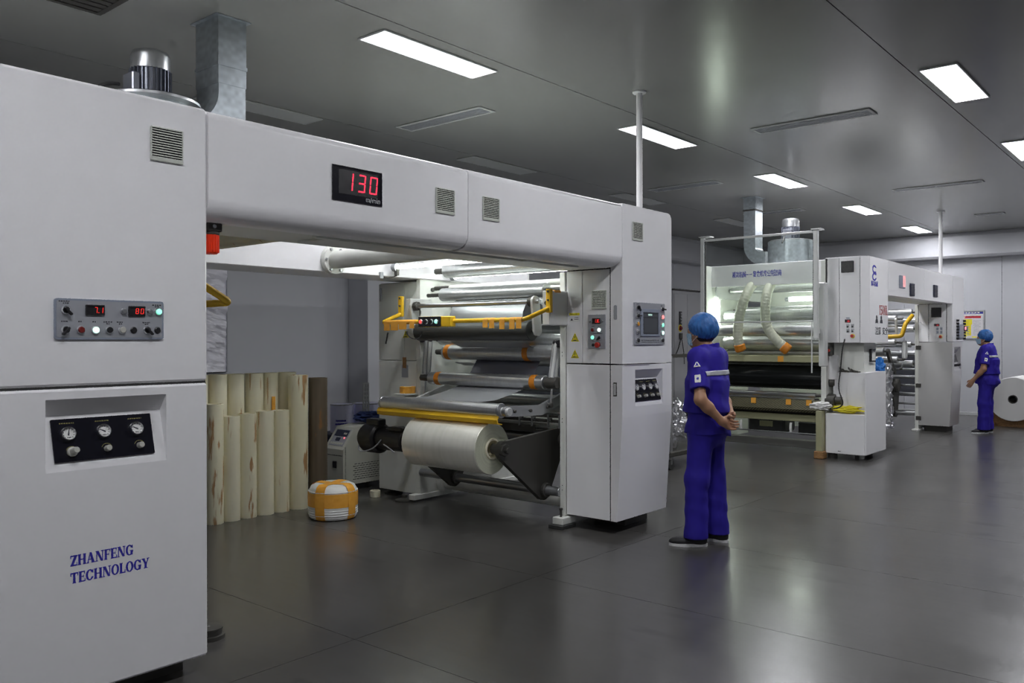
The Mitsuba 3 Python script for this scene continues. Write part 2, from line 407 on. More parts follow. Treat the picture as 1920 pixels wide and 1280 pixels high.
# ------------------------------------------------------------------ implicit surfaces for bodies and cloth
def snet(f, lo, hi, h):
    lo, hi = np.asarray(lo, float), np.asarray(hi, float); n = np.ceil((hi - lo) / h).astype(int) + 1
    ax = [lo[k] + h * np.arange(n[k]) for k in range(3)]
    G = np.stack(np.meshgrid(*ax, indexing='ij'), -1); D = f(G.reshape(-1, 3)).reshape(n); S = D < 0
    c = np.zeros(n - 1, int)
    for a, b, d in np.ndindex(2, 2, 2): c += S[a:n[0] - 1 + a, b:n[1] - 1 + b, d:n[2] - 1 + d]
    act = np.argwhere((c > 0) & (c < 8)); idx = -np.ones(n - 1, int); idx[tuple(act.T)] = np.arange(len(act))
    acc, cnt = np.zeros((len(act), 3)), np.zeros(len(act))
    C = [np.array(q) for q in np.ndindex(2, 2, 2)]
    for p in C:
        for k in range(3):
            if p[k] == 0:
                q = p.copy(); q[k] = 1
                d0, d1 = D[tuple((act + p).T)], D[tuple((act + q).T)]; m = (d0 < 0) != (d1 < 0)
                t = d0[m] / (d0[m] - d1[m]); v = np.repeat(p[None].astype(float), m.sum(), 0); v[:, k] = t
                acc[m] += v; cnt[m] += 1
    V = lo + h * (act + acc / np.maximum(cnt, 1)[:, None]); F = []
    for k in range(3):
        i, j = (k + 1) % 3, (k + 2) % 3
        e = np.argwhere(np.diff(S, axis=k)); e = e[(e[:, i] > 0) & (e[:, j] > 0) & (e[:, i] < n[i] - 1) & (e[:, j] < n[j] - 1)]
        q = []
        for a, b in ((-1, -1), (0, -1), (0, 0), (-1, 0)):
            w = e.copy(); w[:, i] += a; w[:, j] += b; q.append(idx[tuple(w.T)])
        q = np.stack(q, 1); fl = ~S[tuple(e.T)]; q[fl] = q[fl][:, ::-1]; F.append(q)
    F = np.vstack(F)
    return trimesh.Trimesh(V, np.vstack([F[:, [0, 1, 2]], F[:, [0, 2, 3]]]), process=False)
def cap(P, a, b, r1, r2=None):
    r2 = r1 if r2 is None else r2; a, b = np.asarray(a, float), np.asarray(b, float); ab = b - a
    t = np.clip(((P - a) @ ab) / (ab @ ab), 0, 1); return np.linalg.norm(P - a - t[:, None] * ab, axis=1) - (r1 + (r2 - r1) * t)
def ell(P, c, r):
    r = np.asarray(r, float); q = (P - np.asarray(c, float)); k0 = np.linalg.norm(q / r, axis=1); k1 = np.linalg.norm(q / r ** 2, axis=1)
    return k0 * (k0 - 1) / np.maximum(k1, 1e-9)
def smin(k, *ds):
    d = ds[0]
    for e in ds[1:]:
        h = np.maximum(k - np.abs(d - e), 0) / k; d = np.minimum(d, e) - h * h * k / 4
    return d
def smax(k, a, b): return -smin(k, -a, -b)
# ------------------------------------------------------------------ the room
X0, Y0 = -5.0, -4.6
struct('floor', box(X0, WALLX + .1, Y0, WALLY + .1, -.12, -.012), 'gasket')
xs = [X0] + [2.79 + 1.515 * k for k in range(-5, 11)] + [WALLX]; ys = [Y0, -2.6, 3.42, WALLY]
xs = sorted(x for x in xs if X0 <= x <= WALLX)
for i in range(len(xs) - 1):
    for j in range(3):
        if ys[j + 1] > ys[j]: obj('slab', box(xs[i] + .0018, xs[i + 1] - .0018, ys[j] + .0018, ys[j + 1] - .0018, -.03, 0), 'floor', 'floor')
struct('ceiling', box(X0, WALLX + .1, Y0, WALLY + .1, CEIL + .012, CEIL + .1), 'gasket')
yc = [Y0] + [1.93 + 2.38 * k for k in range(-2, 3)] + [WALLY]
for a, b in zip(yc, yc[1:]):
    obj('panel', box(X0, WALLX, a + .004, b - .004, CEIL, CEIL + .02), 'ceiling', 'ceiling')
struct('wall_left', box(X0, WALLX + .1, WALLY + .015, WALLY + .12, 0, CEIL), 'gasket')
xw = [X0, -3, -1.1, .8, 3.3, 7.5, 9.4, 10.3, 12.2, 14.1, 16.0, 17.6, WALLX]
for a, b in zip(xw, xw[1:]): obj('panel', box(a + .003, b - .003, WALLY, WALLY + .02, 0, CEIL), 'wall', 'wall_left')
struct('wall_back', box(WALLX + .015, WALLX + .12, Y0, WALLY, 0, CEIL), 'gasket')
yw = [Y0, -2.2, -.4, 1.5, 3.37, 5.2, 7.1, WALLY]
for a, b in zip(yw, yw[1:]): obj('panel', box(WALLX, WALLX + .02, a + .003, b - .003, 0, CEIL), 'wall', 'wall_back')
struct('wall_right', box(X0, WALLX, Y0 - .12, Y0, 0, CEIL), 'wall')
struct('wall_near', box(X0 - .12, X0, Y0, WALLY, 0, CEIL), 'wall')
struct('pillar', box(7.24, 7.95, 8.60, WALLY - .002, 0, CEIL - .002, .006), 'wall')
# coved bulkheads under the ceiling
def bulk(axis):
    pts = [(0, 0), (-.26, 0), (-.30, .04), (-.30, .42), (-.27, .498), (0, .498)]
    return pts
struct('trim_1', prism([(WALLX - .001 + a, 3.20 + b) for a, b in bulk(0)], 'y', Y0 + .01, WALLY - .01), 'wall')
struct('trim_2', prism([(WALLY - .001 + a, 3.20 + b) for a, b in bulk(0)], 'x', 8.0, WALLX - .31), 'wall')
struct('baseboard_back', box(WALLX - .014, WALLX - .001, Y0 + .01, WALLY - .01, 0, .07, .004), 'lamp_off')
struct('baseboard_left', box(X0 + .01, WALLX - .02, WALLY - .014, WALLY - .001, 0, .07, .004), 'lamp_off')

# ceiling panels of light
def lamp(xa, ya, on, label, group=None):
    t = thing('ceiling_light', label, 'ceiling light', group)
    L, W, z = 1.17, .262, CEIL - .001
    fr = minus(box(xa - .014, xa + L + .014, ya - .014, ya + W + .014, z - .012, z, .003), box(xa, xa + L, ya, ya + W, z - .05, z - .004))
    obj('frame', fr, 'lamp_off', t)
    m = trimesh.Trimesh([(xa, ya, z - .009), (xa + L, ya, z - .009), (xa + L, ya + W, z - .009), (xa, ya + W, z - .009)], [(0, 2, 1), (0, 3, 2)], process=False)
    obj('diffuser', m, 'lampface' if on else 'lamp_off', t, emitter=emit(LAMP) if on else None)
    return t
XS = [3.905, 7.265, 10.52, 13.875, 17.13]
nm = ['nearest and largest', 'second', 'third', 'fourth', 'farthest and smallest']
for i, x in enumerate(XS): lamp(x, 4.452, True, ['nearest and largest lit ceiling panel of the middle row, above the speed display', 'lit ceiling panel crossed by the white pole of the near machine', 'third lit ceiling panel of the middle row, left of the far duct top', 'fourth lit ceiling panel of the middle row, above the far machine', 'farthest and smallest lit ceiling panel of the middle row'][i], 'ceiling panels of light')
G_ = 'lit ceiling panels beyond the photo edge'
RL = {7.265: 'large lit ceiling panel near the top right corner', 10.52: 'lit ceiling panel cut by the right edge of the photo'}
for x in XS: lamp(x, 1.595, True, RL.get(x, 'lit ceiling panel in the right row, outside the photo'), 'ceiling panels of light' if x in RL else G_)
lamp(.60, 4.452, True, 'lit ceiling panel above the near column, over the top photo edge')
for x in (.60, -2.7): lamp(x, 1.595, True, 'lit ceiling panel in the right row, outside the photo', G_)
for x in (): lamp(x, -1.25, True, 'lit ceiling panel in the row right of the photographer', G_)
for i, x in enumerate(XS[:4]): lamp(x, 6.72, False, ['unlit ceiling panel right behind the top of the near duct', 'unlit ceiling panel behind the top edge of the white beam', 'unlit ceiling panel left of the white pole', 'unlit ceiling panel left of the far duct'][i], 'unlit ceiling panels')

def vent(xa, xb, ya, yb, label):
    t = thing('ceiling_vent', label, 'ceiling vent', 'ceiling vents'); z = CEIL - .001
    obj('frame', minus(box(xa, xb, ya, yb, z - .012, z, .003), box(xa + .028, xb - .028, ya + .028, yb - .028, z - .05, z - .002)), 'lamp_off', t)
    n = 6
    for k in range(n):
        x = xa + .03 + (xb - xa - .06) * (k + .5) / n
        obj('slat', box(x - .006, x + .006, ya + .028, yb - .028, z - .011, z - .003), 'panel_grey', t)
vent(5.74, 5.97, 5.24, 6.39, 'long louvred ceiling vent behind the large lit panel, above the white beam')
vent(8.15, 8.40, 2.52, 3.70, 'long ceiling vent in the middle of the bright ceiling, right of the pole')
vent(12.78, 12.98, 2.49, 3.65, 'long ceiling vent above the far white pole')
vent(10.47, 10.73, 5.25, 6.31, 'ceiling vent between the white pole and the far duct')
vent(16.26, 16.44, 2.84, 3.29, 'short ceiling vent near the back wall, right of the far pole')
vent(13.6, 13.85, 5.3, 6.3, 'ceiling vent beyond the top of the far blower')
t = thing('return_grille', 'large dark square return grille cut by the top left photo edge', 'ceiling vent')
obj('frame', minus(box(1.45, 2.50, 4.55, 5.66, CEIL - .02, CEIL - .001, .004), box(1.49, 2.46, 4.59, 5.62, CEIL - .1, CEIL - .004)), 'dark_steel', t)
for k in range(14): obj('slat', box(1.49, 2.46, 4.60 + k * .073, 4.655 + k * .073, CEIL - .017, CEIL - .006), 'dark_steel', t)
# ------------------------------------------------------------------ kit of machine fittings
def grille(parent, P, u0, u1, v0, v1, n=10, lab=None):
    k = obj('vent_grille', [minus(P.box(u0, u1, v0, v1, 0, .010, .003), P.box(u0 + .006, u1 - .006, v0 + .020, v1 - .006, .002, .03))], 'grille', parent, label=lab)
    obj('backing', P.box(u0 + .005, u1 - .005, v0 + .019, v1 - .005, .0005, .0035), 'gasket', k)
    for i in range(n):
        v = v0 + .022 + (v1 - v0 - .030) * (i + .5) / n; h = (v1 - v0 - .03) / n
        m = box(u0 + .004, u1 - .004, -.27 * h, .27 * h, -.0012, .0012); m.apply_transform(trimesh.transformations.rotation_matrix(math.radians(-28), (1, 0, 0))); m.apply_translation((0, v, .0075))
        obj('slat', P.put(m), 'grille', k)
    return k

def button(parent, P, u, v, r, mat, light=None, name='push_button', lab=None, mush=False):
    obj('button_ring', P.lathe(u, v, [(0, r * 1.28), (.004, r * 1.28), (.009, r * 1.12), (.009, r), (0, r), (0, r * 1.28)]), 'chrome', parent)
    m = P.lathe(u, v, [(0, r), (.012, r), (.015, r * .8)]) if not mush else P.lathe(u, v, [(0, r * .6), (.02, r * .6), (.022, r * 1.25), (.032, r * 1.25), (.036, r)])
    return obj(name, m, mat, parent, smooth=35, label=lab, emitter=emit(light, .12) if light else None)

def selector(parent, P, u, v, r, ang, lab=None):
    obj('button_ring', P.lathe(u, v, [(0, r * 1.3), (.004, r * 1.3), (.009, r * 1.1), (.009, r), (0, r), (0, r * 1.3)]), 'chrome', parent)
    base = lathe((0, 0, 0), (0, 0, 1), [(0, r), (.012, r * .95)], 20)
    bar = box(-r * .35, r * .35, -r * 2.0, r * .95, .010, .026, .002)
    m = cat(base, bar); m.apply_transform(trimesh.transformations.rotation_matrix(ang, (0, 0, 1))); m.apply_translation((u, v, 0))
    k = obj('selector_switch', P.put(m), 'black', parent, label=lab)
    return k

def display(parent, P, u0, u1, v0, v1, text, digit_h, dx, dy, gap, mat='black', rad=(.40, .008, .016), sx=.55, w0=0., slant=.1):
    k = obj('digital_display', minus(P.box(u0, u1, v0, v1, w0, w0 + .008, .002), P.box(u0 + .006, u1 - .006, v0 + .006, v1 - .006, w0 + .004, w0 + .02)), mat, parent, label='black display with red digits ' + text)
    polys, x = [], dx
    for ch in text:
        if ch == '.': polys.append(sg.box(x - gap * .6, dy, x - gap * .1, dy + digit_h * .1)); continue
        polys.append(seg7(ch, x, dy, digit_h * sx, digit_h, slant=slant)); x += digit_h * sx + gap
    obj('red_digits', P.poly(so.unary_union(polys), w0 + .0042, w0 + .0055), 'led_red', k, emitter=emit(rad, .12))
    return k

def microtext(parent, P, items, w=.0004, mat='ink'):
    """rows of print too small to read: (u, v, width)"""
    ms = []
    r = random.Random(3)
    for u, v, wd in items:
        x = u
        while x < u + wd:
            q = r.uniform(.004, .009); ms.append(P.box(x, min(x + q, u + wd), v - .0025, v + .0025, w, w + .0006)); x += q + .003
    return stuff(obj('printed_legend', ms, mat, parent))

def triangle_sign(parent, P, u, v, s):
    tri = sg.Polygon([(-s / 2, 0), (s / 2, 0), (0, s * .88)])
    k = obj('warning_sticker', P.put(cat([_lift(ext(sa.translate(tri, u, v), .0012), 0)])), 'label_yellow', parent, label='yellow triangular warning sticker')
    i = tri.buffer(-s * .05); rim = i.difference(i.buffer(-s * .035))
    bolt = sg.Polygon([(-.03 * s, .55 * s), (.06 * s, .55 * s), (.0, .40 * s), (.06 * s, .40 * s), (-.05 * s, .22 * s), (-.01 * s, .36 * s), (-.07 * s, .36 * s)])
    obj('warning_mark', P.put(_lift(ext(sa.translate(so.unary_union([rim, bolt, sg.box(-.2 * s, .10 * s, .2 * s, .17 * s)]), u, v), .0006), .0013)), 'ink', k)
def _lift(m, w): m.apply_translation((0, 0, w)); return m

def gauge(parent, P, u, v, r, ang):
    obj('gauge_bezel', P.lathe(u, v, [(0, r), (.014, r), (.018, r * .93), (.018, r * .86), (.010, r * .82), (0, r * .82), (0, r)], 28), 'chrome', parent, smooth=40)
    obj('gauge_dial', P.cyl(u, v, 0, .0085, r * .83, 28), 'label_white', parent)
    marks = [sa.rotate(sg.box(-.0011, r * .62, .0011, r * .76), a, origin=(0, 0)) for a in range(-135, 136, 30)]
    needle = sa.rotate(sg.Polygon([(-.0030, -r * .25), (.0030, -r * .25), (.0012, r * .62), (-.0012, r * .62)]), ang, origin=(0, 0))
    obj('gauge_needle', P.put(_lift(ext(sa.translate(so.unary_union(marks + [needle, sg.Point(0, 0).buffer(r * .1), sg.box(-r * .25, -r * .58, r * .25, -r * .48)]), u, v), .0012), .0086)), 'ink', parent)

def gauge_knob(parent, P, u, v, r, big=False):
    arc = sg.Point(0, 0).buffer(r * 1.75, 24).difference(sg.Point(0, 0).buffer(r * 1.58, 24)).intersection(sg.Polygon([(0, 0), (-3 * r, 1.2 * r), (-3 * r, 3 * r), (3 * r, 3 * r), (3 * r, 1.2 * r)]))
    obj('knob_scale', P.put(_lift(ext(sa.translate(arc, u, v), .0006), .0004)), 'print_olive', parent)
    pf = [(0, r * 1.5), (.012, r * 1.5), (.014, r), (.05, r * .95), (.054, r * .8)] if big else [(0, r), (.022, r * .96), (.026, r * .8)]
    obj('regulator_knob', P.lathe(u, v, pf, 20), 'grey_knob', parent, smooth=30)

def hinge_screws(parent, P, pts, r=.004):
    obj('screws', [P.lathe(u, v, [(0, r), (.002, r), (.003, r * .5)], 8) for u, v in pts], 'dark_steel', parent)

def roller(parent, x, z, y0, y1, r, mat='alu', name='roller', shaft=.0, sr=.018, lab=None, ends=True):
    k = obj(name, ycyl(x, z, y0, y1, r, 40, min(.006, r * .2)), mat, parent, smooth=30, label=lab)
    if shaft > 0: each('roller_shaft', [ycyl(x, z, y0 - shaft, y0 + .01, sr, 16, .002), ycyl(x, z, y1 - .01, y1 + shaft, sr, 16, .002)], 'dark_steel', k, smooth=30)
    return k

def web(parent, pts, y0, y1, mat='film', name='film_web', th=.0012):
    """a sheet that runs over the rollers: polyline in x,z, from y0 to y1"""
    pts = np.asarray(pts, float); d = np.gradient(pts, axis=0); nrm = np.stack([-d[:, 1], d[:, 0]], 1); nrm /= np.linalg.norm(nrm, axis=1, keepdims=True)
    poly = np.vstack([pts + nrm * th / 2, (pts - nrm * th / 2)[::-1]])
    return obj(name, prism(sg.Polygon(poly).buffer(0), 'y', y0, y1), mat, parent, smooth=30)

def cylinder_jack(parent, top, mid, bot, r=.034):
    top, mid, bot = (np.asarray(q, float) for q in (top, mid, bot)); w = (mid - top) / np.linalg.norm(mid - top)
    k = obj('air_cylinder', lathe(top, mid - top, [(0, r * .8), (.02, r * .8), (.02, r), (np.linalg.norm(mid - top) - .02, r), (np.linalg.norm(mid - top) - .02, r * .8), (np.linalg.norm(mid - top), r * .8)], 8), 'alu_plate', parent)
    u, v, _ = basis(w); q = []
    for a in (0, 1, 2, 3):
        o = (u * math.cos(a * math.pi / 2 + .78) + v * math.sin(a * math.pi / 2 + .78)) * r * 1.0
        q.append(cyl(top + o + w * .01, mid + o - w * .005, .007, 8))
    obj('tie_rod', q, 'steel', k)
    obj('piston_rod', cyl(mid - w * .01, bot, .010, 14), 'chrome', k, smooth=30)
    each('rod_end', [cyl(bot - np.array([0, .018, 0]), bot + np.array([0, .018, 0]), .022, 16, .003), cyl(mid, mid + w * .03, .018, 12, .002)], 'dark_steel', k)
    obj('cylinder_clevis', cyl(top - np.array([0, .03, 0]), top + np.array([0, .03, 0]), .026, 16, .003), 'black', k)
    return k
# ------------------------------------------------------------------ the near laminating machine
M1 = thing('laminating_machine', 'large white bridge-shaped laminating machine in the foreground with a red 130 speed display', 'machine')
FR = Frame((0, 3.6, 0))                       # its front face: u = X, v = Z
SD = Frame((5.6, 0, 0), (0, -1, 0), (0, 0, 1))  # the side of the far column: u = -Y
# near column
LX0, LX1 = .70, 2.074
obj('column_upper', box(LX0, LX1, 3.6, 4.15, 1.352, 2.612, .012), 'white', M1)
notch = lambda a, b, yf: prism([(yf - .05, 1.302 + .06), (yf, 1.302), (yf + .060, 1.231), (yf, 1.008), (yf - .05, .84)], 'x', a, b)
low = minus(box(LX0, LX1, 3.6, 4.15, .083, 1.344, .010), notch(1.369, 1.873, 3.6))
obj('column_lower', low, 'white', M1)
obj('plinth', box(LX0 + .05, LX1 - .06, 3.72, 4.12, 0, .083), 'dark_steel', M1)
obj('seam', box(LX0 + .01, LX1 - .006, 3.61, 4.14, 1.342, 1.354), 'gasket', M1)
obj('leveling_foot', lathe((2.32, 4.02, 0), (0, 0, 1), [(0, .08), (.02, .08), (.022, .066), (.045, .066), (.048, .07), (.056, .07), (.058, .02), (.058, .018)], 28), 'dark_steel', M1, label='round dark leveling foot on the floor')
obj('leveling_foot', cyl((2.32, 4.02, .05), (2.10, 4.08, .10), .018, 12), 'dark_steel', M1)
obj('handwheel', [cyl((2.07, 4.0, 1.36), (2.13, 4.0, 1.36), .012, 12), trimesh.creation.icosphere(2, .03).apply_translation((2.145, 4.0, 1.36))], 'grey_plastic', M1, smooth=True)
# the bridge
def beam_profile(yf):
    a = np.linspace(0, math.pi / 2, 8)
    top = [(yf + .045 - .045 * math.cos(t), 2.567 + .045 * math.sin(t)) for t in a]
    bot = [(yf + .10 - .10 * math.sin(t), 2.205 - .10 * math.cos(t)) for t in a]
    return bot + top + [(yf + .14, 2.612), (yf + .14, 2.105)]
for a, b, r1, r2 in ((2.079, 3.836, .045, .045), (3.842, 5.596, .02, .085)):
    sil = so.unary_union([sg.box(a, 2.0, b - .1, 2.7), sg.box(a, 2.105 + r2, b, 2.612 - r1), sg.Point(b - r2, 2.105 + r2).buffer(r2, 12), sg.Point(b - r1, 2.612 - r1).buffer(r1, 12), sg.box(a, 2.105, b - r2, 2.3), sg.box(a, 2.4, b - r1, 2.612)])
    obj('beam_panel', tm(mf(merged(prism(beam_profile(3.6), 'x', a, b))) ^ mf(merged(prism(sil, 'y', 3.5, 3.8)))), 'white', M1, smooth=30)
obj('beam_core', box(2.08, 5.6, 3.742, 4.17, 2.112, 2.606), 'cream_white', M1)
obj('beam_flap', box(2.9, 5.3, 3.80, 4.06, 2.098, 2.112, .003), 'cream_white', M1)
each('beam_latch', [box(x, x + .16, 3.748, 3.79, 2.095, 2.113, .004) for x in (2.80, 4.60)], 'cream_white', M1)
# far column
rp = sg.box(5.6, 1.352, 6.372, 2.55).union(sg.box(5.6, 2.4, 6.31, 2.612)).union(sg.Point(6.31, 2.55).buffer(.062, 10))
obj('column_upper', prism(rp, 'y', 3.6, 3.708), 'white', M1)
obj('column_core', box(5.612, 6.36, 3.71, 4.14, 1.356, 2.60), 'gasket', M1)
for a, b, z1 in ((3.714, 3.980, 2.105), (3.985, 4.142, 2.105)):
    obj('side_panel', box(5.6, 5.618, a, b, 1.352, z1, .003), 'white', M1)
obj('side_panel', box(6.35, 6.372, 3.714, 4.142, 1.352, 2.6, .003), 'white', M1)
obj('top_panel', box(5.6, 6.36, 3.714, 4.142, 2.598, 2.611, .003), 'white', M1)
lowp = prism([(3.6, 1.342), (3.6, .93), (3.655, .105), (3.708, .105), (3.708, 1.342)], 'x', 5.6, 6.372)
lowp = minus(lowp, notch(5.79, 6.22, 3.6))
obj('column_lower', lowp, 'white', M1)
obj('column_core', box(5.612, 6.36, 3.71, 4.14, .108, 1.338), 'gasket', M1)
obj('cabinet_door', box(5.6, 5.618, 3.714, 4.142, .105, 1.342, .003), 'white', M1)
obj('side_panel', box(6.35, 6.372, 3.714, 4.142, .105, 1.342, .003), 'white', M1)
obj('plinth', box(5.95, 6.30, 3.80, 4.10, .0, .105), 'dark_steel', M1)
obj('cabinet_hood', prism([(3.59, 1.345), (3.60, 1.335), (3.70, 1.318), (3.70, 1.345)], 'x', 5.62, 6.0), 'white', M1)
# frame plates, feet, tie bars
obj('side_frame', box(5.59, 7.25, 4.150, 4.205, .09, 2.10, .004), 'cream_white', M1)
hinge_screws(M1, Frame((5.59, 0, 0), (0, -1, 0)), [(-4.178, z) for z in (.30, .34, .86, .89, 1.41, 1.44)])
obj('foot_rail', box(5.50, 6.55, 4.11, 4.215, .030, .088, .005), 'cream_white', M1)
obj('foot_pad', box(5.47, 5.66, 4.09, 4.235, 0, .030, .004), 'rubber', M1)
obj('foot_pad', box(6.30, 6.50, 4.09, 4.235, 0, .030, .004), 'rubber', M1)
obj('foot_bolt', [cyl((5.545, 4.16, .08), (5.545, 4.16, .15), .010, 10), cyl((5.545, 4.16, .145), (5.545, 4.16, .16), .017, 6)], 'dark_steel', M1)
obj('side_frame', box(5.59, 7.25, 5.872, 5.925, .05, 2.60, .004), 'cream_white', M1)
obj('rear_beam', box(.8, 7.2, 5.852, 6.36, 2.125, 2.60, .006), 'white', M1)
obj('rear_hood', box(.8, 2.95, 4.22, 5.84, 2.50, 2.60), 'cream_white', M1)
for a, b in ((5.932, 6.105), (6.110, 6.480)):
    obj('rear_panel', box(5.6, 5.62, a, b, 1.345, 2.10, .003), 'cream_white', M1)
obj('rear_panel', box(5.6, 5.62, 5.932, 6.480, .06, 1.338, .003), 'cream_white', M1)
obj('rear_cabinet', box(5.622, 6.36, 5.93, 6.475, .065, 2.11), 'cream_white', M1)
obj('rear_handle', [box(5.585, 5.60, 6.43, 6.455, 1.93, 2.06, .004)], 'panel_grey', M1)
obj('foot_rail', box(5.50, 7.2, 5.86, 5.94, .02, .07, .004), 'cream_white', M1)
obj('leveling_foot', lathe((5.50, 6.0, 0), (0, 0, 1), [(0, .09), (.014, .09), (.02, .06), (.035, .03), (.06, .03)], 24), 'dark_steel', M1)
obj('leveling_foot', lathe((5.72, 6.40, 0), (0, 0, 1), [(0, .09), (.014, .09), (.02, .06), (.04, .03), (.064, .03)], 24), 'dark_steel', M1)
obj('base_tube', ycyl(5.92, .165, 4.206, 5.871, .085, 28, .002), 'cream_white', M1, smooth=30)
each('base_flange', [ycyl(5.92, .165, 5.82, 5.871, .12, 28, .004), ycyl(5.92, .165, 4.206, 4.25, .12, 28, .004)], 'cream_white', M1, smooth=30)
# near side frame of the same machine behind the near column
obj('side_frame', box(.5, 2.066, 4.155, 4.205, .05, 2.5, .004), 'cream_white', M1)
obj('side_frame', box(.5, 2.066, 5.872, 5.925, .05, 2.6, .004), 'cream_white', M1)
# pipes and lamps under the bridge
def flange_pipe(x, z, r, mat='cream_white'):
    k = obj('cross_pipe', ycyl(x, z, 4.172, 5.851, r, 32, .002), mat, M1, smooth=30)
    obj('pipe_flange', ycyl(x, z, 5.80, 5.851, r * 1.65, 32, .006), mat, k, smooth=30)
    obj('flange_bolts', [ycyl(x + r * 1.33 * math.cos(a), z + r * 1.33 * math.sin(a), 5.786, 5.802, .012, 6, .002) for a in np.arange(6) * math.pi / 3], 'steel', k)
flange_pipe(4.53, 2.228, .075)
obj('cross_pipe', ycyl(3.03, 2.20, 4.172, 5.851, .052, 28, .002), 'core', M1, smooth=30)
def tube_lamp(x, z, y0, y1, label):
    k = obj('tube_lamp', [ycyl(x, z, y0, y0 + .05, .026, 20, .003), ycyl(x, z, y1 - .05, y1, .040, 20, .003)], 'grey_plastic', M1, smooth=30, label=label)
    obj('lamp_tube', ycyl(x, z, y0 + .05, y1 - .05, .019, 16, .002), 'lampface', k, emitter=emit(TUBE))
    return k
k = tube_lamp(5.19, 2.205, 4.25, 5.80, 'lit tube lamp across the opening')
obj('lamp_bracket', [box(5.175, 5.205, 5.74, 5.78, 2.13, 2.19, .003), tube(spline([(5.19, 5.76, 2.13), (5.16, 5.80, 2.115), (5.10, 5.84, 2.12), (5.08, 5.852, 2.14)], 12), .005, 8)], 'dark_steel', k)
tube_lamp(5.95, 2.165, 4.21, 5.80, 'second lit tube lamp beside the far column')
obj('junction_box', box(5.06, 5.10, 5.835, 5.853, 2.10, 2.16, .003), 'grey_plastic', M1)
roller(M1, 5.73, 2.20, 4.30, 5.66, .068, 'alu', 'idler_roller', .14, .027)
# control arm roller group
A_Y0, A_Y1 = 4.30, 5.76
roller(M1, 5.425, 1.622, A_Y0 + .06, A_Y1 - .05, .086, 'rubber', 'rubber_roller', .05, .02, lab='dark rubber pressure roller')
obj('hub_shaft', ycyl(5.395, 1.856, A_Y0 - .04, A_Y1 + .04, .021, 24, .003), 'chrome', M1, smooth=30)
for y in (A_Y0, A_Y1 - .02):
    pl = sg.LineString([(5.395, 1.856), (5.425, 1.622)]).buffer(.048, 10)
    obj('roller_arm', prism(pl, 'y', y, y + .022), 'alu_plate', M1)
each('bearing_hub', [ycyl(5.395, 1.856, y, y + .05, .040, 24, .005) for y in (A_Y0 + .022, A_Y1 - .07)], 'dark_steel', M1, smooth=30)
k = obj('bearing_block', box(5.36, 5.70, 4.13, 4.208, 1.66, 1.94, .006), 'alu_plate', M1)
obj('block_plug', cyl((5.362, 4.165, 1.84), (5.354, 4.165, 1.84), .018, 20), 'dark_steel', k)
obj('tape_wrap', box(5.42, 5.50, 4.125, 4.213, 1.925, 1.945, .002), 'tape', k)
k = obj('bearing_block', box(5.40, 5.68, 5.80, 5.872, 1.64, 1.93, .006), 'alu_plate', M1)
obj('bearing_hub', ycyl(5.46, 1.80, 5.77, 5.80, .05, 24, .005), 'dark_steel', k, smooth=30)
# the yellow guard bar
bar = bend([(5.36, 5.86, 1.80), (5.33, 5.875, 1.78), (5.125, 5.885, 1.703), (5.125, 4.20, 1.703), (5.33, 4.13, 1.79), (5.36, 4.125, 1.80)], .05)
GB = obj('guard_bar', tube(bar, .018, 14), 'yellow', M1, smooth=40, label='yellow guard bar in front of the rollers')
each('bar_bracket', [box(5.33, 5.36, 4.10, 4.15, 1.76, 1.95, .004), box(5.33, 5.36, 5.845, 5.90, 1.76, 1.95, .004)], 'yellow', GB)
obj('bracket_bolt', [cyl((5.332, y, z), (5.322, y, z), .008, 8) for y in (4.125, 5.872) for z in (1.86, 1.93)], 'ink', GB)
ST = obj('button_station', [box(5.085, 5.15, 4.97, 5.36, 1.655, 1.745, .008)], 'yellow', M1, label='yellow box with a black button plate on the guard bar')
SP = Frame((5.085, 5.36, 1.655), (0, -1, 0))
obj('station_plate', SP.box(.0, .275, .002, .088, 0, .006, .002), 'black', ST)
S2 = Frame((5.079, 5.36, 1.655), (0, -1, 0))
for u, mt, li in ((.035, 'red', (.20, .02, .018)), (.10, 'black', None), (.165, 'black', None), (.225, 'lampface', (.04, .27, .17))): button(ST, S2, u, .045, .017, mt, li)
for y, d in ((5.80, .08), (5.70, .10), (5.59, .10), (5.47, .06), (4.60, .055), (4.53, .055), (4.42, .055), (4.315, .055), (4.245, .055)):
    hgt = .066 + .010 * math.sin(y * 9)
    obj('tape_flag', [tube(np.array([(5.125, y - d / 2, 1.703), (5.125, y + d / 2, 1.703)]), .0205, 14), box(5.105, 5.107, y - d / 2, y + d / 2, 1.703 - hgt, 1.705)], 'tape', M1, label='orange tape hanging from the guard bar')
obj('tape_wrap', tube(np.array([(5.125, 5.80, 1.703), (5.125, 5.42, 1.703)]), .0195, 14), 'tape', GB)
obj('cable', tube(spline([(5.12, 5.55, 1.62), (5.13, 5.50, 1.56), (5.15, 5.43, 1.56), (5.16, 5.40, 1.62)], 14), .005, 8), 'cable', M1)
obj('cable', tube(spline([(5.11, 5.79, 1.61), (5.115, 5.81, 1.56), (5.12, 5.83, 1.51)], 10), .007, 8), 'cable', M1)
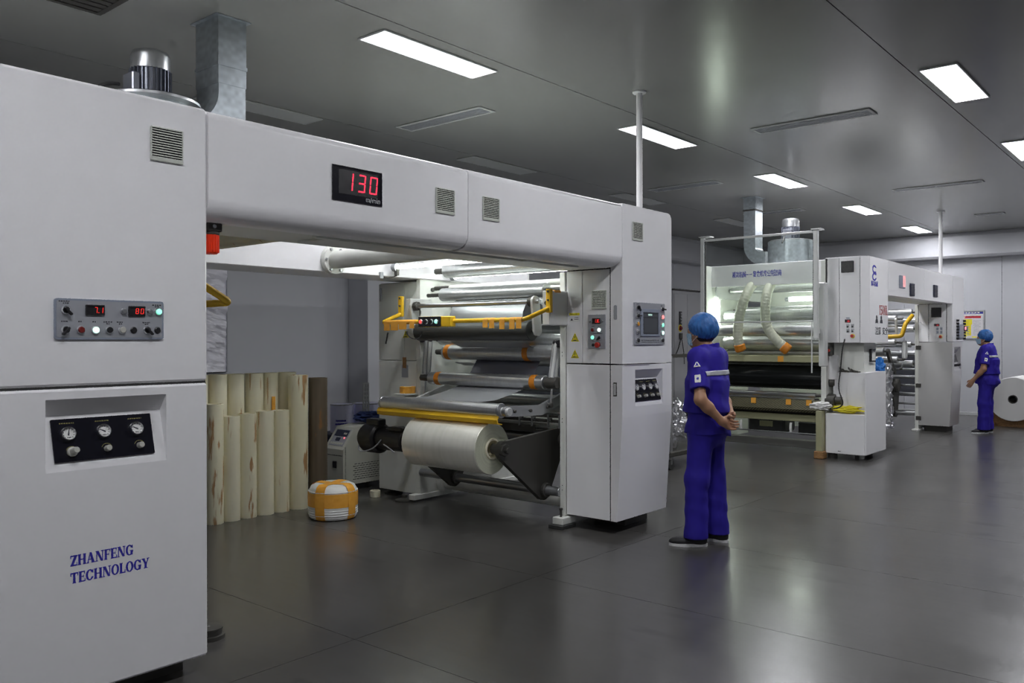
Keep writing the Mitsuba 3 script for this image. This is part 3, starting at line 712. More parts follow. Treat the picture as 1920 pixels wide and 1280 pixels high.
# upper and inner rollers
roller(M1, 5.62, 1.965, 4.36, 5.60, .062, 'alu', 'idler_roller', .2)
roller(M1, 5.70, 2.035, 4.22, 5.58, .026, 'cream_white', 'tie_bar', .2, .02)
roller(M1, 6.15, 2.00, 4.21, 5.865, .045, 'cream_white', 'tie_bar')
roller(M1, 6.30, 1.92, 4.30, 5.78, .06, 'alu', 'idler_roller', .08)
roller(M1, 5.735, 1.428, 4.30, 5.675, .070, 'alu', 'idler_roller', .12, .026)
roller(M1, 5.80, 1.545, 4.26, 5.80, .052, 'alu', 'idler_roller', .06)
roller(M1, 5.575, 1.185, 4.34, 5.71, .060, 'alu', 'idler_roller', .13, .030)
for x, z, r in ((6.25, 1.62, .07), (6.35, 1.36, .07), (6.20, 1.12, .06), (6.45, 1.78, .05), (6.10, .90, .06), (6.05, 1.00, .045)):
    roller(M1, x, z, 4.28, 5.80, r, 'alu', 'idler_roller', .07)
for y in (4.62, 5.585):
    obj('tape_band', [tubering((5.735, y, 1.428), (0, 1, 0), .069, .0715, .06, 36, .0005)], 'tape_orange', M1)
for y in (4.42, 5.56): obj('tape_band', [tubering((5.575, y, 1.185), (0, 1, 0), .0595, .0612, .06, 36, .0005)], 'tape_orange', M1)
obj('back_cover', box(6.75, 6.77, 4.21, 5.865, .45, 1.66), 'film_dark', M1)
obj('drip_tray', [box(5.75, 6.6, 4.6, 5.6, .74, .752), box(5.75, 5.762, 4.6, 5.6, .74, .80)], 'dark_steel', M1)
web(M1, [(6.22, 1.69), (5.90, 1.80), (5.66, 1.905), (5.60, 1.90), (5.53, 1.78), (5.51, 1.63), (5.55, 1.52), (5.68, 1.475)], 4.55, 5.42)
web(M1, [(5.80, 1.40), (5.78, 1.37), (5.72, 1.30), (5.65, 1.20)], 4.55, 5.30, 'film_dark')
web(M1, [(5.64, 1.17), (5.58, 1.122), (5.40, 1.08), (5.20, 1.045), (5.02, 1.040)], 4.58, 5.36, 'film')
obj('film_scrap', prism([(5.84, 1.30), (5.70, 1.33), (5.72, 1.335), (5.86, 1.305)], 'y', 5.34, 5.52), 'film', M1)
# press roller on pivot arms, with its guard
roller(M1, 5.005, .985, 4.35, 5.72, .056, 'alu', 'press_roller', .03, lab='bright press roller above the film roll')
each('press_roller_cap', [ycyl(5.005, .985, 4.335, 4.351, .060, 28, .003), ycyl(5.005, .985, 5.719, 5.733, .058, 28, .003)], 'steel', M1, smooth=30)
for y in (4.285, 5.745):
    pl = sg.LineString([(5.02, .98), (5.45, .965), (5.92, 1.10)]).buffer(.042, 8)
    obj('pivot_arm', prism(pl, 'y', y, y + .03), 'steel' if y < 5 else 'alu_plate', M1)
each('arm_hub', [ycyl(5.02, .978, 4.262, 4.34, .035, 20, .004)], 'alu_plate', M1, smooth=30)
obj('arm_bolt', [ycyl(x, z, 4.27, 4.286, .013, 10, .002) for x, z in ((5.30, .97), (5.52, .985), (5.56, .99), (5.10, .977))], 'dark_steel', M1)
gp = sg.Polygon([(4.965, .945), (4.945, .915), (4.955, .885), (5.01, .872), (5.012, .880), (4.965, .892), (4.957, .915), (4.972, .940)])
obj('roller_guard', prism(gp, 'y', 4.335, 5.755), 'yellow', M1, label='yellow angle guard below the press roller')
cylinder_jack(M1, (5.64, 4.27, 1.515), (5.58, 4.27, 1.205), (5.545, 4.27, 1.00))
cylinder_jack(M1, (5.62, 5.79, 1.545), (5.59, 5.79, 1.215), (5.55, 5.775, .985))
each('cylinder_mount', [box(5.60, 5.70, 4.205, 4.25, 1.48, 1.54, .005), box(5.58, 5.68, 5.81, 5.872, 1.52, 1.58, .005)], 'black', M1)
each('roller_bracket', [ycyl(5.575, 1.185, 4.21, 4.32, .050, 20, .004), ycyl(5.735, 1.428, 4.21, 4.29, .035, 20, .004)], 'dark_steel', M1, smooth=30)
# unwind arms and shafts below
roller(M1, 5.60, .278, 4.206, 5.871, .038, 'steel', 'unwind_shaft')
roller(M1, 5.86, .685, 4.206, 5.871, .036, 'steel', 'unwind_shaft')
roller(M1, 6.05, .50, 4.206, 5.871, .022, 'steel', 'unwind_shaft')
def arm(y, name='unwind_arm'):
    pl = so.unary_union([sg.Point(5.09, .66).buffer(.075), sg.Point(5.84, .70).buffer(.085), sg.Point(5.60, .278).buffer(.085), sg.Polygon([(5.08, .73), (5.84, .785), (5.92, .68), (5.67, .24), (5.55, .21), (5.04, .60)])])
    k = obj(name, prism(pl.buffer(0), 'y', y, y + .045), 'dark_steel', M1, label='dark steel plate arm holding the film roll')
    each('arm_collar', [ycyl(5.60, .278, y - .035, y, .062, 24, .005), ycyl(5.60, .278, y + .045, y + .09, .062, 24, .005), ycyl(5.84, .685, y - .035, y, .062, 24, .005)], 'dark_steel', k, smooth=30)
    return k
k = arm(4.375)
obj('chuck', [ycyl(5.05, .67, 4.345, 4.47, .042, 24, .006), ycyl(5.05, .67, 4.33, 4.35, .052, 8, .004), ycyl(5.05, .67, 4.30, 4.335, .026, 12, .004)], 'dark_steel', k, smooth=30)
k = arm(5.42)
obj('chuck', [ycyl(5.05, .67, 5.335, 5.42, .06, 24, .006)], 'alu_plate', k, smooth=30)
obj('chuck_ring', ycyl(5.05, .67, 5.375, 5.415, .085, 24, .006), 'tape', k, smooth=30)
BM = obj('brake_motor', [ycyl(5.05, .655, 5.47, 5.80, .098, 28, .01), ycyl(5.05, .655, 5.80, 6.0, .135, 28, .02), ycyl(5.05, .655, 5.995, 6.03, .11, 28, .01), box(5.0, 5.10, 5.80, 5.97, .765, .83, .01), box(4.99, 5.11, 5.48, 5.66, .735, .775, .01)], 'black', M1, smooth=30, label='black brake motor at the far end of the roll')
obj('brake_motor_hose', tube(spline([(4.945, 5.99, .60), (4.90, 5.93, .55), (4.91, 5.83, .56), (4.93, 5.74, .61), (4.95, 5.70, .66)], 18), .006, 8), 'grey_plastic', BM)
obj('brake_motor_hose', tube(spline([(4.945, 5.66, .62), (4.93, 5.58, .60), (4.945, 5.52, .56)], 10), .006, 8), 'grey_plastic', BM)
# spring bar in the works
obj('spring_bar', [ycyl(5.75, .845, 4.206, 5.0, .014, 12, .002), box(5.74, 5.76, 4.206, 5.1, .875, .895)], 'dark_steel', M1)
for i, y in enumerate((4.30, 4.42, 4.60, 4.74)):
    obj('spring_clip', [box(5.71, 5.73, y, y + .012, .79, .90, .002), tubering((5.73, y - .02, .86), (0, 1, 0), .012, .018, .03, 14)], 'steel', M1)
roller(M1, 5.95, .80, 4.206, 5.871, .05, 'cream_white', 'tie_bar')
# guard bar of the near half, mirrored
bar = bend([(2.30, 4.125, 1.86), (2.33, 4.14, 1.85), (2.555, 4.20, 1.75), (2.555, 5.88, 1.75), (2.34, 5.875, 1.82), (2.31, 5.87, 1.84)], .05)
obj('guard_bar', tube(bar, .020, 14), 'yellow', M1, smooth=40, label='yellow guard bar end behind the near column')
each('bar_bracket', [box(2.05, 2.33, 4.11, 4.15, 1.80, 1.90, .004)], 'yellow', M1)
roller(M1, 2.24, 1.64, 4.28, 5.78, .086, 'rubber', 'rubber_roller', .05, .02)
# warning beacon under the bridge
k = obj('beacon_base', [box(2.135, 2.215, 3.705, 3.785, 2.065, 2.108, .006), cyl((2.175, 3.745, 2.050), (2.175, 3.745, 2.066), .040, 24, .004)], 'dark_steel', M1)
obj('beacon_lens', lathe((2.175, 3.745, 1.958), (0, 0, 1), [(0, .028), (.006, .034), (.02, .036), (.092, .036)], 28), 'red_lens', k, smooth=40, label='red beacon lens')
obj('lens_ribs', [cyl((2.175 + .0365 * math.cos(a), 3.745 + .0365 * math.sin(a), 1.965), (2.175 + .0365 * math.cos(a), 3.745 + .0365 * math.sin(a), 2.048), .003, 6) for a in np.arange(18) * math.pi / 9], 'red_lens', k)
obj('beacon_button', [cyl((2.17, 3.706, 2.088), (2.17, 3.700, 2.088), .010, 12)], 'chrome', k)
# grilles, displays, panels on the front
grille(M1, FR, 1.800, 1.952, 2.332, 2.484, 11, 'louvred vent on the near column')
grille(M1, FR, 3.553, 3.712, 2.302, 2.455, 11, 'louvred vent left of the beam seam')
grille(M1, FR, 3.969, 4.129, 2.305, 2.456, 11, 'louvred vent right of the beam seam')
grille(M1, FR, 5.745, 5.898, 2.335, 2.484, 11, 'louvred vent on the far column')
grille(M1, SD, -3.887, -3.743, 1.787, 1.937, 11, 'louvred vent on the side of the far column')
k = display(M1, FR, 2.787, 3.131, 2.285, 2.473, '130', .098, 2.868, 2.345, .030, 'black_gloss', (.46, .010, .026), .56, slant=.10)
obj('display_window', FR.box(2.83, 3.10, 2.325, 2.455, .0035, .0042), 'black', k)
obj('unit_mark', FR.text('m/min', 3.010, 2.298, .026, .0081, .001), 'ink_white', k)
# operating panel of the near column
CP = obj('control_panel', FR.poly(rrect(1.400, 1.857, 1.545, 1.712, .012), 0, .008), 'panel_edge', M1, label='grey panel with switches, lamps and two red displays')
obj('panel_plate', FR.poly(rrect(1.408, 1.849, 1.553, 1.704, .008), .008, .0095), 'panel_grey', CP)
CF = Frame((1.400, 3.5905, 1.545)); cu = lambda f: f * .457; cv = lambda f: f * .167
display(CP, CF, cu(.262), cu(.432), cv(.60), cv(.86), '7.1', .024, cu(.335), cv(.66), .010, rad=(.34, .010, .008))
display(CP, CF, cu(.652), cu(.812), cv(.60), cv(.86), '80', .024, cu(.718), cv(.66), .009, rad=(.34, .010, .008))
selector(CP, CF, cu(.093), cv(.72), .0135, math.radians(42))
selector(CP, CF, cu(.093), cv(.235), .0135, math.radians(-40))
selector(CP, CF, cu(.833), cv(.245), .0135, math.radians(42))
button(CP, CF, cu(.608), cv(.72), .0105, 'steel'); button(CP, CF, cu(.860), cv(.72), .0105, 'steel')
button(CP, CF, cu(.943), cv(.73), .013, 'lampface', (.03, .26, .14), lab='lit green button')
button(CP, CF, cu(.222), cv(.235), .013, 'dark_red'); button(CP, CF, cu(.350), cv(.235), .0135, 'lampface', (.16, .33, .26), lab='lit green button')
button(CP, CF, cu(.474), cv(.24), .0125, 'black'); button(CP, CF, cu(.594), cv(.24), .0135, 'grey_knob')
for f in (.704, .936): obj('blank_plug', CF.lathe(cu(f), cv(.24), [(0, .014), (.004, .014), (.006, .011)], 20), 'black', CP)
microtext(CP, CF, [(cu(a), cv(b), cu(c)) for a, b, c in ((.035, .93, .09), (.07, .885, .05), (.055, .44, .055), (.20, .44, .03), (.325, .44, .03), (.425, .44, .08), (.545, .44, .06), (.79, .44, .07), (.885, .90, .09), (.91, .86, .04), (.45, .395, .03), (.565, .395, .03), (.81, .395, .04))])
# gauge panels in the recesses
def gauge_board(x0, x1, us, parent, needles, big):
    P = Frame((x0, 3.6 + .060 * .0, 1.008), (1, 0, 0), (0, .060, .223)); h = .2309
    k = obj('gauge_panel', P.poly(rrect(0, x1 - x0, h * .16, h * .93, .004), .001, .007), 'black_gloss', parent, label='black panel with round pressure gauges')
    Q = Frame(P.p(0, 0, .007), P.r, P.u)
    for i, u in enumerate(us):
        gauge(k, Q, u, h * .655, .030, needles[i]); gauge_knob(k, Q, u + .008, h * .33, .0135, big and i == 0)
    microtext(k, Q, [(u - .03, h * .85, .06) for u in us], mat='print_olive')
    return k
gauge_board(1.405, 1.822, (.062, .205, .345), M1, (-12, 62, 62), True)
gauge_board(5.795, 6.20, (.05, .155, .26, .36), M1, (20, 40, 30, 45), False)
# lettering
for i, t in enumerate(('ZHANFENG', 'TECHNOLOGY')):
    p, w = serif_text(t, .0435, .05, 1.0); p = sa.scale(p, (.262, .332)[i] / w, 1, origin=(0, 0))
    obj('lettering', FR.put(_lift(ext(sa.translate(p, 1.463, .617 - .071 * i), .0012), .0002)), 'ink_blue', M1, label='blue lettering ' + t)
# operator screen of the far column
HP = obj('operator_panel', FR.poly(rrect(5.762, 6.236, 1.503, 1.842, .008), 0, .012), 'panel_grey', M1, label='grey operator panel with a screen and two columns of buttons')
HF = Frame((5.762, 3.588, 1.503)); W_, H_ = .474, .339
SC = obj('screen_frame', minus(HF.box(.085, .385, .065, .290, 0, .008, .003), HF.box(.120, .360, .085, .262, .003, .03)), 'panel_edge', HP)
obj('screen', HF.box(.119, .361, .084, .263, .001, .004), 'screen', SC)
obj('screen_image', [HF.box(.125, .355, .225, .247, .004, .0046), HF.box(.135, .345, .095, .215, .004, .0046)], 'screen_tint', SC)
obj('screen_image', [HF.box(.200, .265, .236, .250, .0047, .005)], 'lampface', SC, emitter=emit((.012, .06, .04), .1))
for i in range(5):
    v = .298 - i * .066
    if i < 4 and i != 2 and i != 3: selector(HP, HF, .045, v, .016, .6 + i)
    else: button(HP, HF, .045, v, .016, ('black', 'steel', 'tape', 'steel', 'black')[i])
    if i == 0: selector(HP, HF, .430, v - .005, .016, 1.5)
    elif i == 4: button(HP, HF, .430, v, .016, 'black')
    else: button(HP, HF, .430, v - .004, .017, 'lampface', ((.38, .025, .02), (.02, .22, .12), (.16, .32, .26))[i - 1])
microtext(HP, HF, [(.10, .035, .28), (.10, .020, .28), (.03, .325, .04), (.41, .322, .03)])
# button box on the side
BX = obj('button_box', SD.poly(rrect(-3.918, -3.754, 1.473, 1.744, .006), 0, .010), 'panel_grey', M1, label='grey button box with a small red display')
BF = Frame((5.59, 3.918, 1.473), (0, -1, 0))
display(BX, BF, .043, .120, .198, .242, '130', .026, .060, .207, .005, rad=(.34, .010, .008))
button(BX, BF, .020, .218, .008, 'steel'); button(BX, BF, .140, .218, .008, 'steel')
button(BX, BF, .048, .148, .014, 'dark_red'); button(BX, BF, .112, .148, .016, 'lampface', (.24, .34, .29), lab='lit white green button')
button(BX, BF, .048, .088, .016, 'lampface', (.03, .26, .14), lab='lit green button'); selector(BX, BF, .112, .085, .013, -.7)
obj('blank_plug', BF.lathe(.050, .028, [(0, .013), (.004, .013), (.006, .010)], 18), 'black', BX)
button(BX, BF, .105, .028, .018, 'red', None, 'stop_button', 'red mushroom stop button', True)
microtext(BX, BF, [(.035, .178, .03), (.095, .178, .03), (.03, .118, .11), (.04, .055, .03)])
k = obj('door_handle', SD.poly(rrect(-3.676, -3.648, 1.700, 1.815, .012), 0, .006), 'panel_grey', M1)
k = obj('door_handle', SD.box(-3.683, -3.650, 1.096, 1.205, 0, .004, .001), 'dark_steel', M1)
obj('handle_plate', SD.box(-3.678, -3.655, 1.105, 1.196, .004, .007, .001), 'lamp_off', k)
obj('seam', SD.box(-3.715, -3.708, .105, 2.105, -.004, .0006), 'gasket', M1)
# stickers
k = obj('label_sticker', SD.box(-4.112, -4.008, 1.690, 1.760, 0, .0012), 'label_white', M1)
obj('label_head', SD.box(-4.112, -4.008, 1.742, 1.762, .0012, .0018), 'label_yellow', k)
microtext(k, SD, [(-4.06, 1.725, .04), (-4.06, 1.71, .04), (-4.10, 1.752, .07)], .0018)
obj('warning_mark', SD.put(_lift(ext(sg.Polygon([(-4.10, 1.70), (-4.075, 1.70), (-4.0875, 1.722)]), .0006), .0012)), 'ink', k)
triangle_sign(M1, SD, -4.056, 1.528, .082)
triangle_sign(M1, SD, -4.056, 1.392, .082)
RS = Frame((5.6, 0, 0), (0, -1, 0))
triangle_sign(M1, RS, -6.085, 1.565, .085)
obj('document_pouch', RS.box(-6.14, -6.05, 1.18, 1.30, 0, .004), 'film', M1)
obj('tape_strip', RS.box(-6.125, -6.075, 1.27, 1.375, .004, .006), 'wood', M1)
each('switch_box', [box(6.3, 6.34, 5.84, 5.872, 2.00, 2.06, .004), box(6.55, 6.59, 5.84, 5.872, 1.93, 1.99, .004)], 'dark_steel', M1)
each('cable_clip', [cyl((5.75, 5.872, 2.03), (5.75, 5.855, 2.03), .02, 14), cyl((6.02, 5.872, 1.87), (6.02, 5.86, 1.87), .006, 10)], 'dark_steel', M1)

# the film roll it unwinds
FRL = thing('film_roll', 'wide pearly cream roll of plastic film held below the yellow angle guard', 'film roll')
obj('film_layers', tubering((5.05, 4.478, .67), (0, 1, 0), .085, .206, .845, 72, .004), 'roll_side', FRL, smooth=30)
obj('film_edge', tubering((5.05, 4.4745, .67), (0, 1, 0), .086, .203, .004, 72, .0005), 'roll_end', FRL, smooth=30)
obj('paper_core', tubering((5.05, 4.462, .67), (0, 1, 0), .071, .085, .88, 40, .002), 'core', FRL, smooth=30)

# pole, duct, blower
t = thing('support_pole', 'white pole from the near machine column up to the ceiling', 'pole', 'white support poles')
obj('pole_tube', cyl((6.32, 3.885, 2.611), (6.32, 3.885, CEIL - .002), .027, 24), 'white', t, smooth=30)
obj('ceiling_collar', lathe((6.32, 3.885, CEIL - .016), (0, 0, 1), [(0, .055), (.006, .060), (.014, .060)], 28), 'white', t, smooth=30)
obj('foot_collar', lathe((6.32, 3.885, 2.611), (0, 0, 1), [(0, .060), (.01, .060), (.014, .050)], 28), 'white', t, smooth=30)

def air_duct(x0, x1, y0, y1, zt, zb, xin, label):
    """a square duct from the ceiling that bends towards -x"""
    t = thing('air_duct', label, 'duct', 'square air ducts')
    zm = zb + .50
    obj('duct_section', box(x0 - .004, x1 + .004, y0 - .004, y1 + .004, zm, zt - .002), 'galv', t)
    a = np.linspace(0, math.pi / 2, 12); R = .22
    inner = [(x0 - R + R * math.cos(q), zm - .06 - R * math.sin(q)) for q in a]
    top = zm - .06 - R; bot = top - .24; xi = min(xin, x0 - R - .001)
    outer = [(x1 - .22 + .22 * math.cos(q), bot + .22 - .22 * math.sin(q)) for q in a]
    poly = [(x0, zm)] + inner + [(xi, top), (xi, bot)] + outer[::-1] + [(x1, zm)]
    obj('duct_elbow', prism(sg.Polygon(poly).buffer(0), 'y', y0, y1), 'galv', t, smooth=30)
    obj('duct_flange', minus(box(x0 - .03, x1 + .03, y0 - .03, y1 + .03, zt - .006, zt - .001), box(x0 + .01, x1 - .01, y0 + .01, y1 - .01, zt - .1, zt)), 'galv', t)
    obj('duct_seam', minus(box(x0 - .009, x1 + .009, y0 - .009, y1 + .009, zm + .118, zm + .142), box(x0 + .02, x1 - .02, y0 + .02, y1 - .02, zm - 1, zm + 1)), 'galv', t)
    return t
air_duct(3.012, 3.212, 5.085, 5.365, CEIL, 2.75, 2.77, 'galvanised square air duct from the ceiling behind the near white beam')

def blower(x, y, zb, zt, label, rs=.20):
    t = thing('exhaust_blower', label, 'blower motor', 'exhaust blowers')
    h = zt - zb
    obj('motor_body', lathe((x, y, zt), (0, 0, 1), [(0, .105), (.20, .105)], 36), 'motor', t, smooth=30)
    obj('motor_cowl', lathe((x, y, zt + .185), (0, 0, 1), [(0, .118), (.085, .118), (.112, .108), (.122, .085), (.124, .0)], 36), 'steel', t, smooth=50)
    for i in range(28):
        a = i * 2 * math.pi / 28 + .05
        m = box(.100, .127, -.003, .003, 0, .185); m.apply_transform(trimesh.transformations.rotation_matrix(a, (0, 0, 1))); m.apply_translation((x, y, zt))
        obj('cooling_fin', m, 'motor_fin', t)
    obj('terminal_box', box(x - .150, x - .10, y - .07, y + .06, zt + .0, zt + .145, .008), 'motor', t)
    obj('top_plate', lathe((x, y, zt - .028), (0, 0, 1), [(0, .30), (.016, .30), (.024, .285), (.026, .20), (.028, .13)], 48), 'steel', t, smooth=30)
    a = np.linspace(0, 2 * math.pi, 49)[:-1]; r = rs + .04 * a / (2 * math.pi)
    obj('scroll_housing', prism(sg.Polygon(np.stack([x + r * np.cos(a), y + r * np.sin(a)], 1)), 'z', zb, zt - .027), 'galv', t, smooth=30)
    obj('cable', tube(spline([(x - .20, y, zt + .06), (x - .30, y - .03, zt + .03), (x - .42, y - .05, zt - .08)], 12), .011, 8), 'cable', t)
blower(2.455 + .15, 5.2, 2.615, 3.060, 'grey finned blower motor on top of the near column')
# ------------------------------------------------------------------ the far laminating machine
M2 = thing('laminating_machine', 'second white laminating machine farther back with a raised glass guard and hoses', 'machine')
Y2 = 3.42
F2 = Frame((0, Y2, 0)); S2L = Frame((10.98, 0, 0), (0, -1, 0)); S2R = Frame((15.33, 0, 0), (0, -1, 0))
up = sg.Polygon([(10.98, 3.96), (10.98, 3.505), (11.075, Y2), (11.82, Y2), (11.82, 3.96)])
for a, b in ((3.505, 3.515), ): pass
obj('column_upper', prism(sg.Polygon([(10.98, 3.512), (10.98, 3.500), (11.07, Y2), (11.82, Y2), (11.82, 3.512)]), 'z', 1.502, 2.60), 'white', M2)
obj('column_core', box(10.99, 11.81, 3.51, 3.95, 1.51, 2.59), 'gasket', M2)
for a, b in ((3.518, 3.768), (3.774, 3.924)): obj('side_panel', box(10.98, 11.0, a, b, 1.502, 2.598, .003), 'white', M2)
obj('top_panel', box(10.985, 11.815, 3.515, 3.95, 2.59, 2.603), 'white', M2)
for a, b in ((11.826, 13.60), (13.606, 15.325)):
    obj('beam_panel', prism([(Y2, 2.135), (Y2, 2.58), (Y2 + .02, 2.603), (Y2 + .14, 2.603), (Y2 + .14, 2.135)], 'x', a, b), 'white', M2)
obj('beam_core', box(11.82, 15.33, Y2 + .142, 3.98, 2.14, 2.598), 'cream_white', M2)
obj('column_upper', box(15.33, 16.13, Y2, 3.512, 1.502, 2.603, .012), 'white', M2)
obj('column_core', box(15.34, 16.12, 3.51, 3.94, 1.51, 2.59), 'gasket', M2)
for a, b in ((3.518, 3.784), (3.790, 3.942)): obj('side_panel', box(15.33, 15.35, a, b, 1.502, 2.134, .003), 'white', M2)
lw = minus(prism([(Y2 + .05, .10), (Y2 + .005, .95), (Y2 + .005, 1.495), (3.95, 1.495), (3.95, .10)], 'x', 15.33, 15.97), prism([(Y2 - .05, 1.46), (Y2 + .005, 1.42), (Y2 + .09, 1.30), (Y2 + .005, 1.02), (Y2 - .05, .9)], 'x', 15.46, 15.90))
obj('column_lower', lw, 'stainless', M2)
obj('gauge_panel', prism([(Y2 + .085, 1.29), (Y2 + .045, 1.16), (Y2 + .039, 1.162), (Y2 + .079, 1.292)], 'x', 15.50, 15.88), 'black_gloss', M2)
GP = Frame((15.5, Y2 + .01, 1.03), (1, 0, 0), (0, .08, .26))
for i in range(3): obj('regulator_knob', GP.lathe(.07 + i * .12, .08, [(0, .02), (.05, .018)], 12), 'black', M2)
obj('plinth', box(15.5, 15.9, 3.55, 3.9, 0, .10), 'dark_steel', M2)
obj('side_frame', box(15.32, 16.9, 3.945, 4.0, .03, 2.13, .004), 'cream_white', M2)
obj('foot_pad', box(15.22, 15.5, 3.92, 4.03, 0, .03, .004), 'cream_white', M2)
each('hinge', [box(15.312, 15.33, 3.905, 3.985, z, z + .07, .004) for z in (.18, .73, 1.37)], 'dark_steel', M2)
obj('side_frame', box(15.32, 16.9, 5.65, 5.70, .03, 2.13, .004), 'cream_white', M2)
obj('rear_beam', box(11.3, 16.8, 5.64, 5.9, 2.14, 2.60), 'white', M2)
# printed panels and displays on the far column's left block
k = obj('fan_guard', S2L.box(-3.745, -3.588, 2.40, 2.545, 0, .014, .004), 'black', M2, label='black square fan guard')
obj('fan_ring', [S2L.lathe(-3.667, 2.472, [(.014, .062 - .016 * i), (.017, .062 - .016 * i), (.017, .056 - .016 * i), (.014, .056 - .016 * i), (.014, .062 - .016 * i)]) for i in range(3)], 'dark_steel', k)
k = display(M2, S2L, -3.700, -3.628, 1.760, 1.800, '130', .018, -3.680, 1.768, .004)
obj('display_label', S2L.box(-3.685, -3.640, 1.806, 1.825, 0, .002), 'panel_edge', k)
B2 = [(-3.663, 1.715), (-3.605, 1.715), (-3.663, 1.655), (-3.605, 1.655)]
for i, (u, v) in enumerate(B2):
    obj('legend_plate', S2L.box(u - .018, u + .018, v - .024, v + .024, 0, .002), 'panel_grey', M2); button(M2, S2L, u, v - .008, .012, 'black')
obj('button_plate', S2L.poly(sg.Point(-3.605, 1.588).buffer(.028), 0, .003), 'label_yellow', M2)
button(M2, S2L, -3.605, 1.588, .016, 'red', None, 'stop_button', 'red stop button', True)
k = obj('screen_shade', S2R.box(-3.745, -3.590, 1.915, 2.075, 0, .02, .004), 'black', M2, label='black square screen')
display(M2, S2R, -3.700, -3.620, 1.765, 1.805, '130', .018, -3.675, 1.772, .004)
for i in range(4): obj('legend_plate', S2R.box(-3.665 + .055 * (i % 2), -3.630 + .055 * (i % 2), 1.70 - .06 * (i // 2), 1.745 - .06 * (i // 2), 0, .004), 'panel_edge', M2)
obj('button_plate', S2R.poly(sg.Point(-3.600, 1.590).buffer(.03), 0, .003), 'label_yellow', M2)
button(M2, S2R, -3.600, 1.590, .018, 'red', None, 'stop_button', 'red stop button', True)
# front: emblem, red display, vents, lettering, screen
em = so.unary_union([sa.translate(sg.Point(0, 0).buffer(.062, 16).difference(sg.Point(0, 0).buffer(.036, 16)).difference(sg.box(.0, -.032, .1, .02)), 0, .058), sa.translate(sg.Point(0, 0).buffer(.062, 16).difference(sg.Point(0, 0).buffer(.036, 16)).difference(sg.box(.012, -.015, .1, .03)), 0, -.058), sg.box(-.012, -.02, .06, .012)])
em = sa.scale(em, 1.35, .85)
obj('emblem', F2.put(_lift(ext(sa.translate(em, 11.245, 2.395), .002), 0)), 'ink_blue', M2, label='blue double-loop emblem')
obj('lettering', F2.put(_lift(ext(sa.affine_transform(cjk_text('顺高机械', .065), [.98, 0, 0, 1, 11.115, 2.225]), .002), 0)), 'ink_blue', M2)
p, w = serif_text('1500L', .10, .08, .9); obj('lettering', F2.put(_lift(ext(sa.affine_transform(p, [.36 / w, 0, 0, 1.25, 11.45, 1.865]), .002), 0)), 'ink_red', M2, label='dark red lettering 1500L')
for i, (x, ch) in enumerate(((11.30, '小'), (11.53, '心'))): pass
bell = so.unary_union([sg.Polygon([(-.05, 0), (.05, 0), (.03, .05), (-.03, .05)]), sg.Point(0, .075).buffer(.025)])
for x in (11.34, 11.53): obj('safety_pictogram', F2.put(_lift(ext(sa.scale(sa.translate(bell, x, 1.755), 1.2, 1, origin=(x, 1.755)), .002), 0)), 'ink', M2)
obj('lettering', F2.put(_lift(ext(sa.affine_transform(cjk_text('注意', .095), [1.2, 0, 0, 1, 11.27, 1.605]), .002), 0)), 'ink', M2)
obj('lettering', F2.put(_lift(ext(sa.affine_transform(cjk_text('安全', .095), [1.2, 0, 0, 1, 11.57, 1.605]), .002), 0)), 'ink', M2)
k = obj('digital_display', F2.box(12.32, 12.58, 2.255, 2.43, 0, .012, .003), 'panel_edge', M2, label='red speed display')
obj('red_digits', [F2.box(12.47, 12.58, 2.275, 2.43, .0121, .014)], 'lampface', k, emitter=emit((.22, .035, .035), .1))
obj('digit_mark', [F2.box(12.51, 12.535, 2.29, 2.40, .0145, .016)], 'label_white', k)
for x0, x1, z0, z1 in ((12.83, 13.03, 2.165, 2.345), (14.10, 14.31, 2.20, 2.385)):
    k = obj('vent_grille', F2.box(x0, x1, z0, z1, 0, .02, .006), 'dark_blue', M2, label='dark blue vent cover')
    for i in range(6): obj('slat', F2.box(x0 + .02, x1 - .02, z0 + .02 + i * .025, z0 + .032 + i * .025, .02, .024), 'black', k)
k = obj('operator_panel', F2.box(15.66, 15.98, 1.565, 1.80, 0, .03, .008), 'panel_edge', M2)
obj('screen', F2.box(15.70, 15.94, 1.585, 1.78, .03, .032), 'film', k)
obj('button_column', [F2.lathe(x, 1.86 - .05 * i, [(0, .02), (.04, .018)], 10) for x in (15.60, 16.07) for i in range(7)], 'black', M2)
obj('indicator_lamp', F2.lathe(16.07, 1.735, [(.03, .035), (.045, .03)], 12), 'lampface', M2, emitter=emit((.25, .02, .03), .1))
# lower left block
obj('column_lower', box(10.98, 11.80, 3.46, 3.95, .075, .590, .006), 'white', M2)
obj('column_lower', box(11.12, 11.80, 3.46, 3.90, .590, 1.120, .004), 'white', M2)
obj('side_panel', box(10.985, 11.80, 3.44, 3.459, .080, 1.125, .003), 'white', M2)
obj('column_neck', box(11.16, 11.62, 3.52, 3.90, 1.120, 1.502), 'cream_white', M2)
obj('bracket_plate', box(11.10, 11.14, 3.83, 3.96, 1.02, 1.34, .004), 'white', M2)
k = obj('door_handle', [box(11.36, 11.38, 3.49, 3.52, 1.25, 1.42, .003), box(11.36, 11.52, 3.485, 3.50, 1.40, 1.42, .003), box(11.36, 11.52, 3.485, 3.50, 1.25, 1.27, .003)], 'black', M2)
obj('tray_tools', [tube(np.array([(11.11, 3.58 + .04 * i, 1.128), (11.13, 3.64 + .035 * i, 1.14 + .02 * (i % 3))]), .010, 8) for i in range(6)] + [box(11.125, 11.15, 3.56, 3.90, 1.12, 1.132)], 'dark_steel', M2)
obj('vent_slot', S2L.box(-3.79, -3.75, .105, .112, 0, .002), 'gasket', M2)
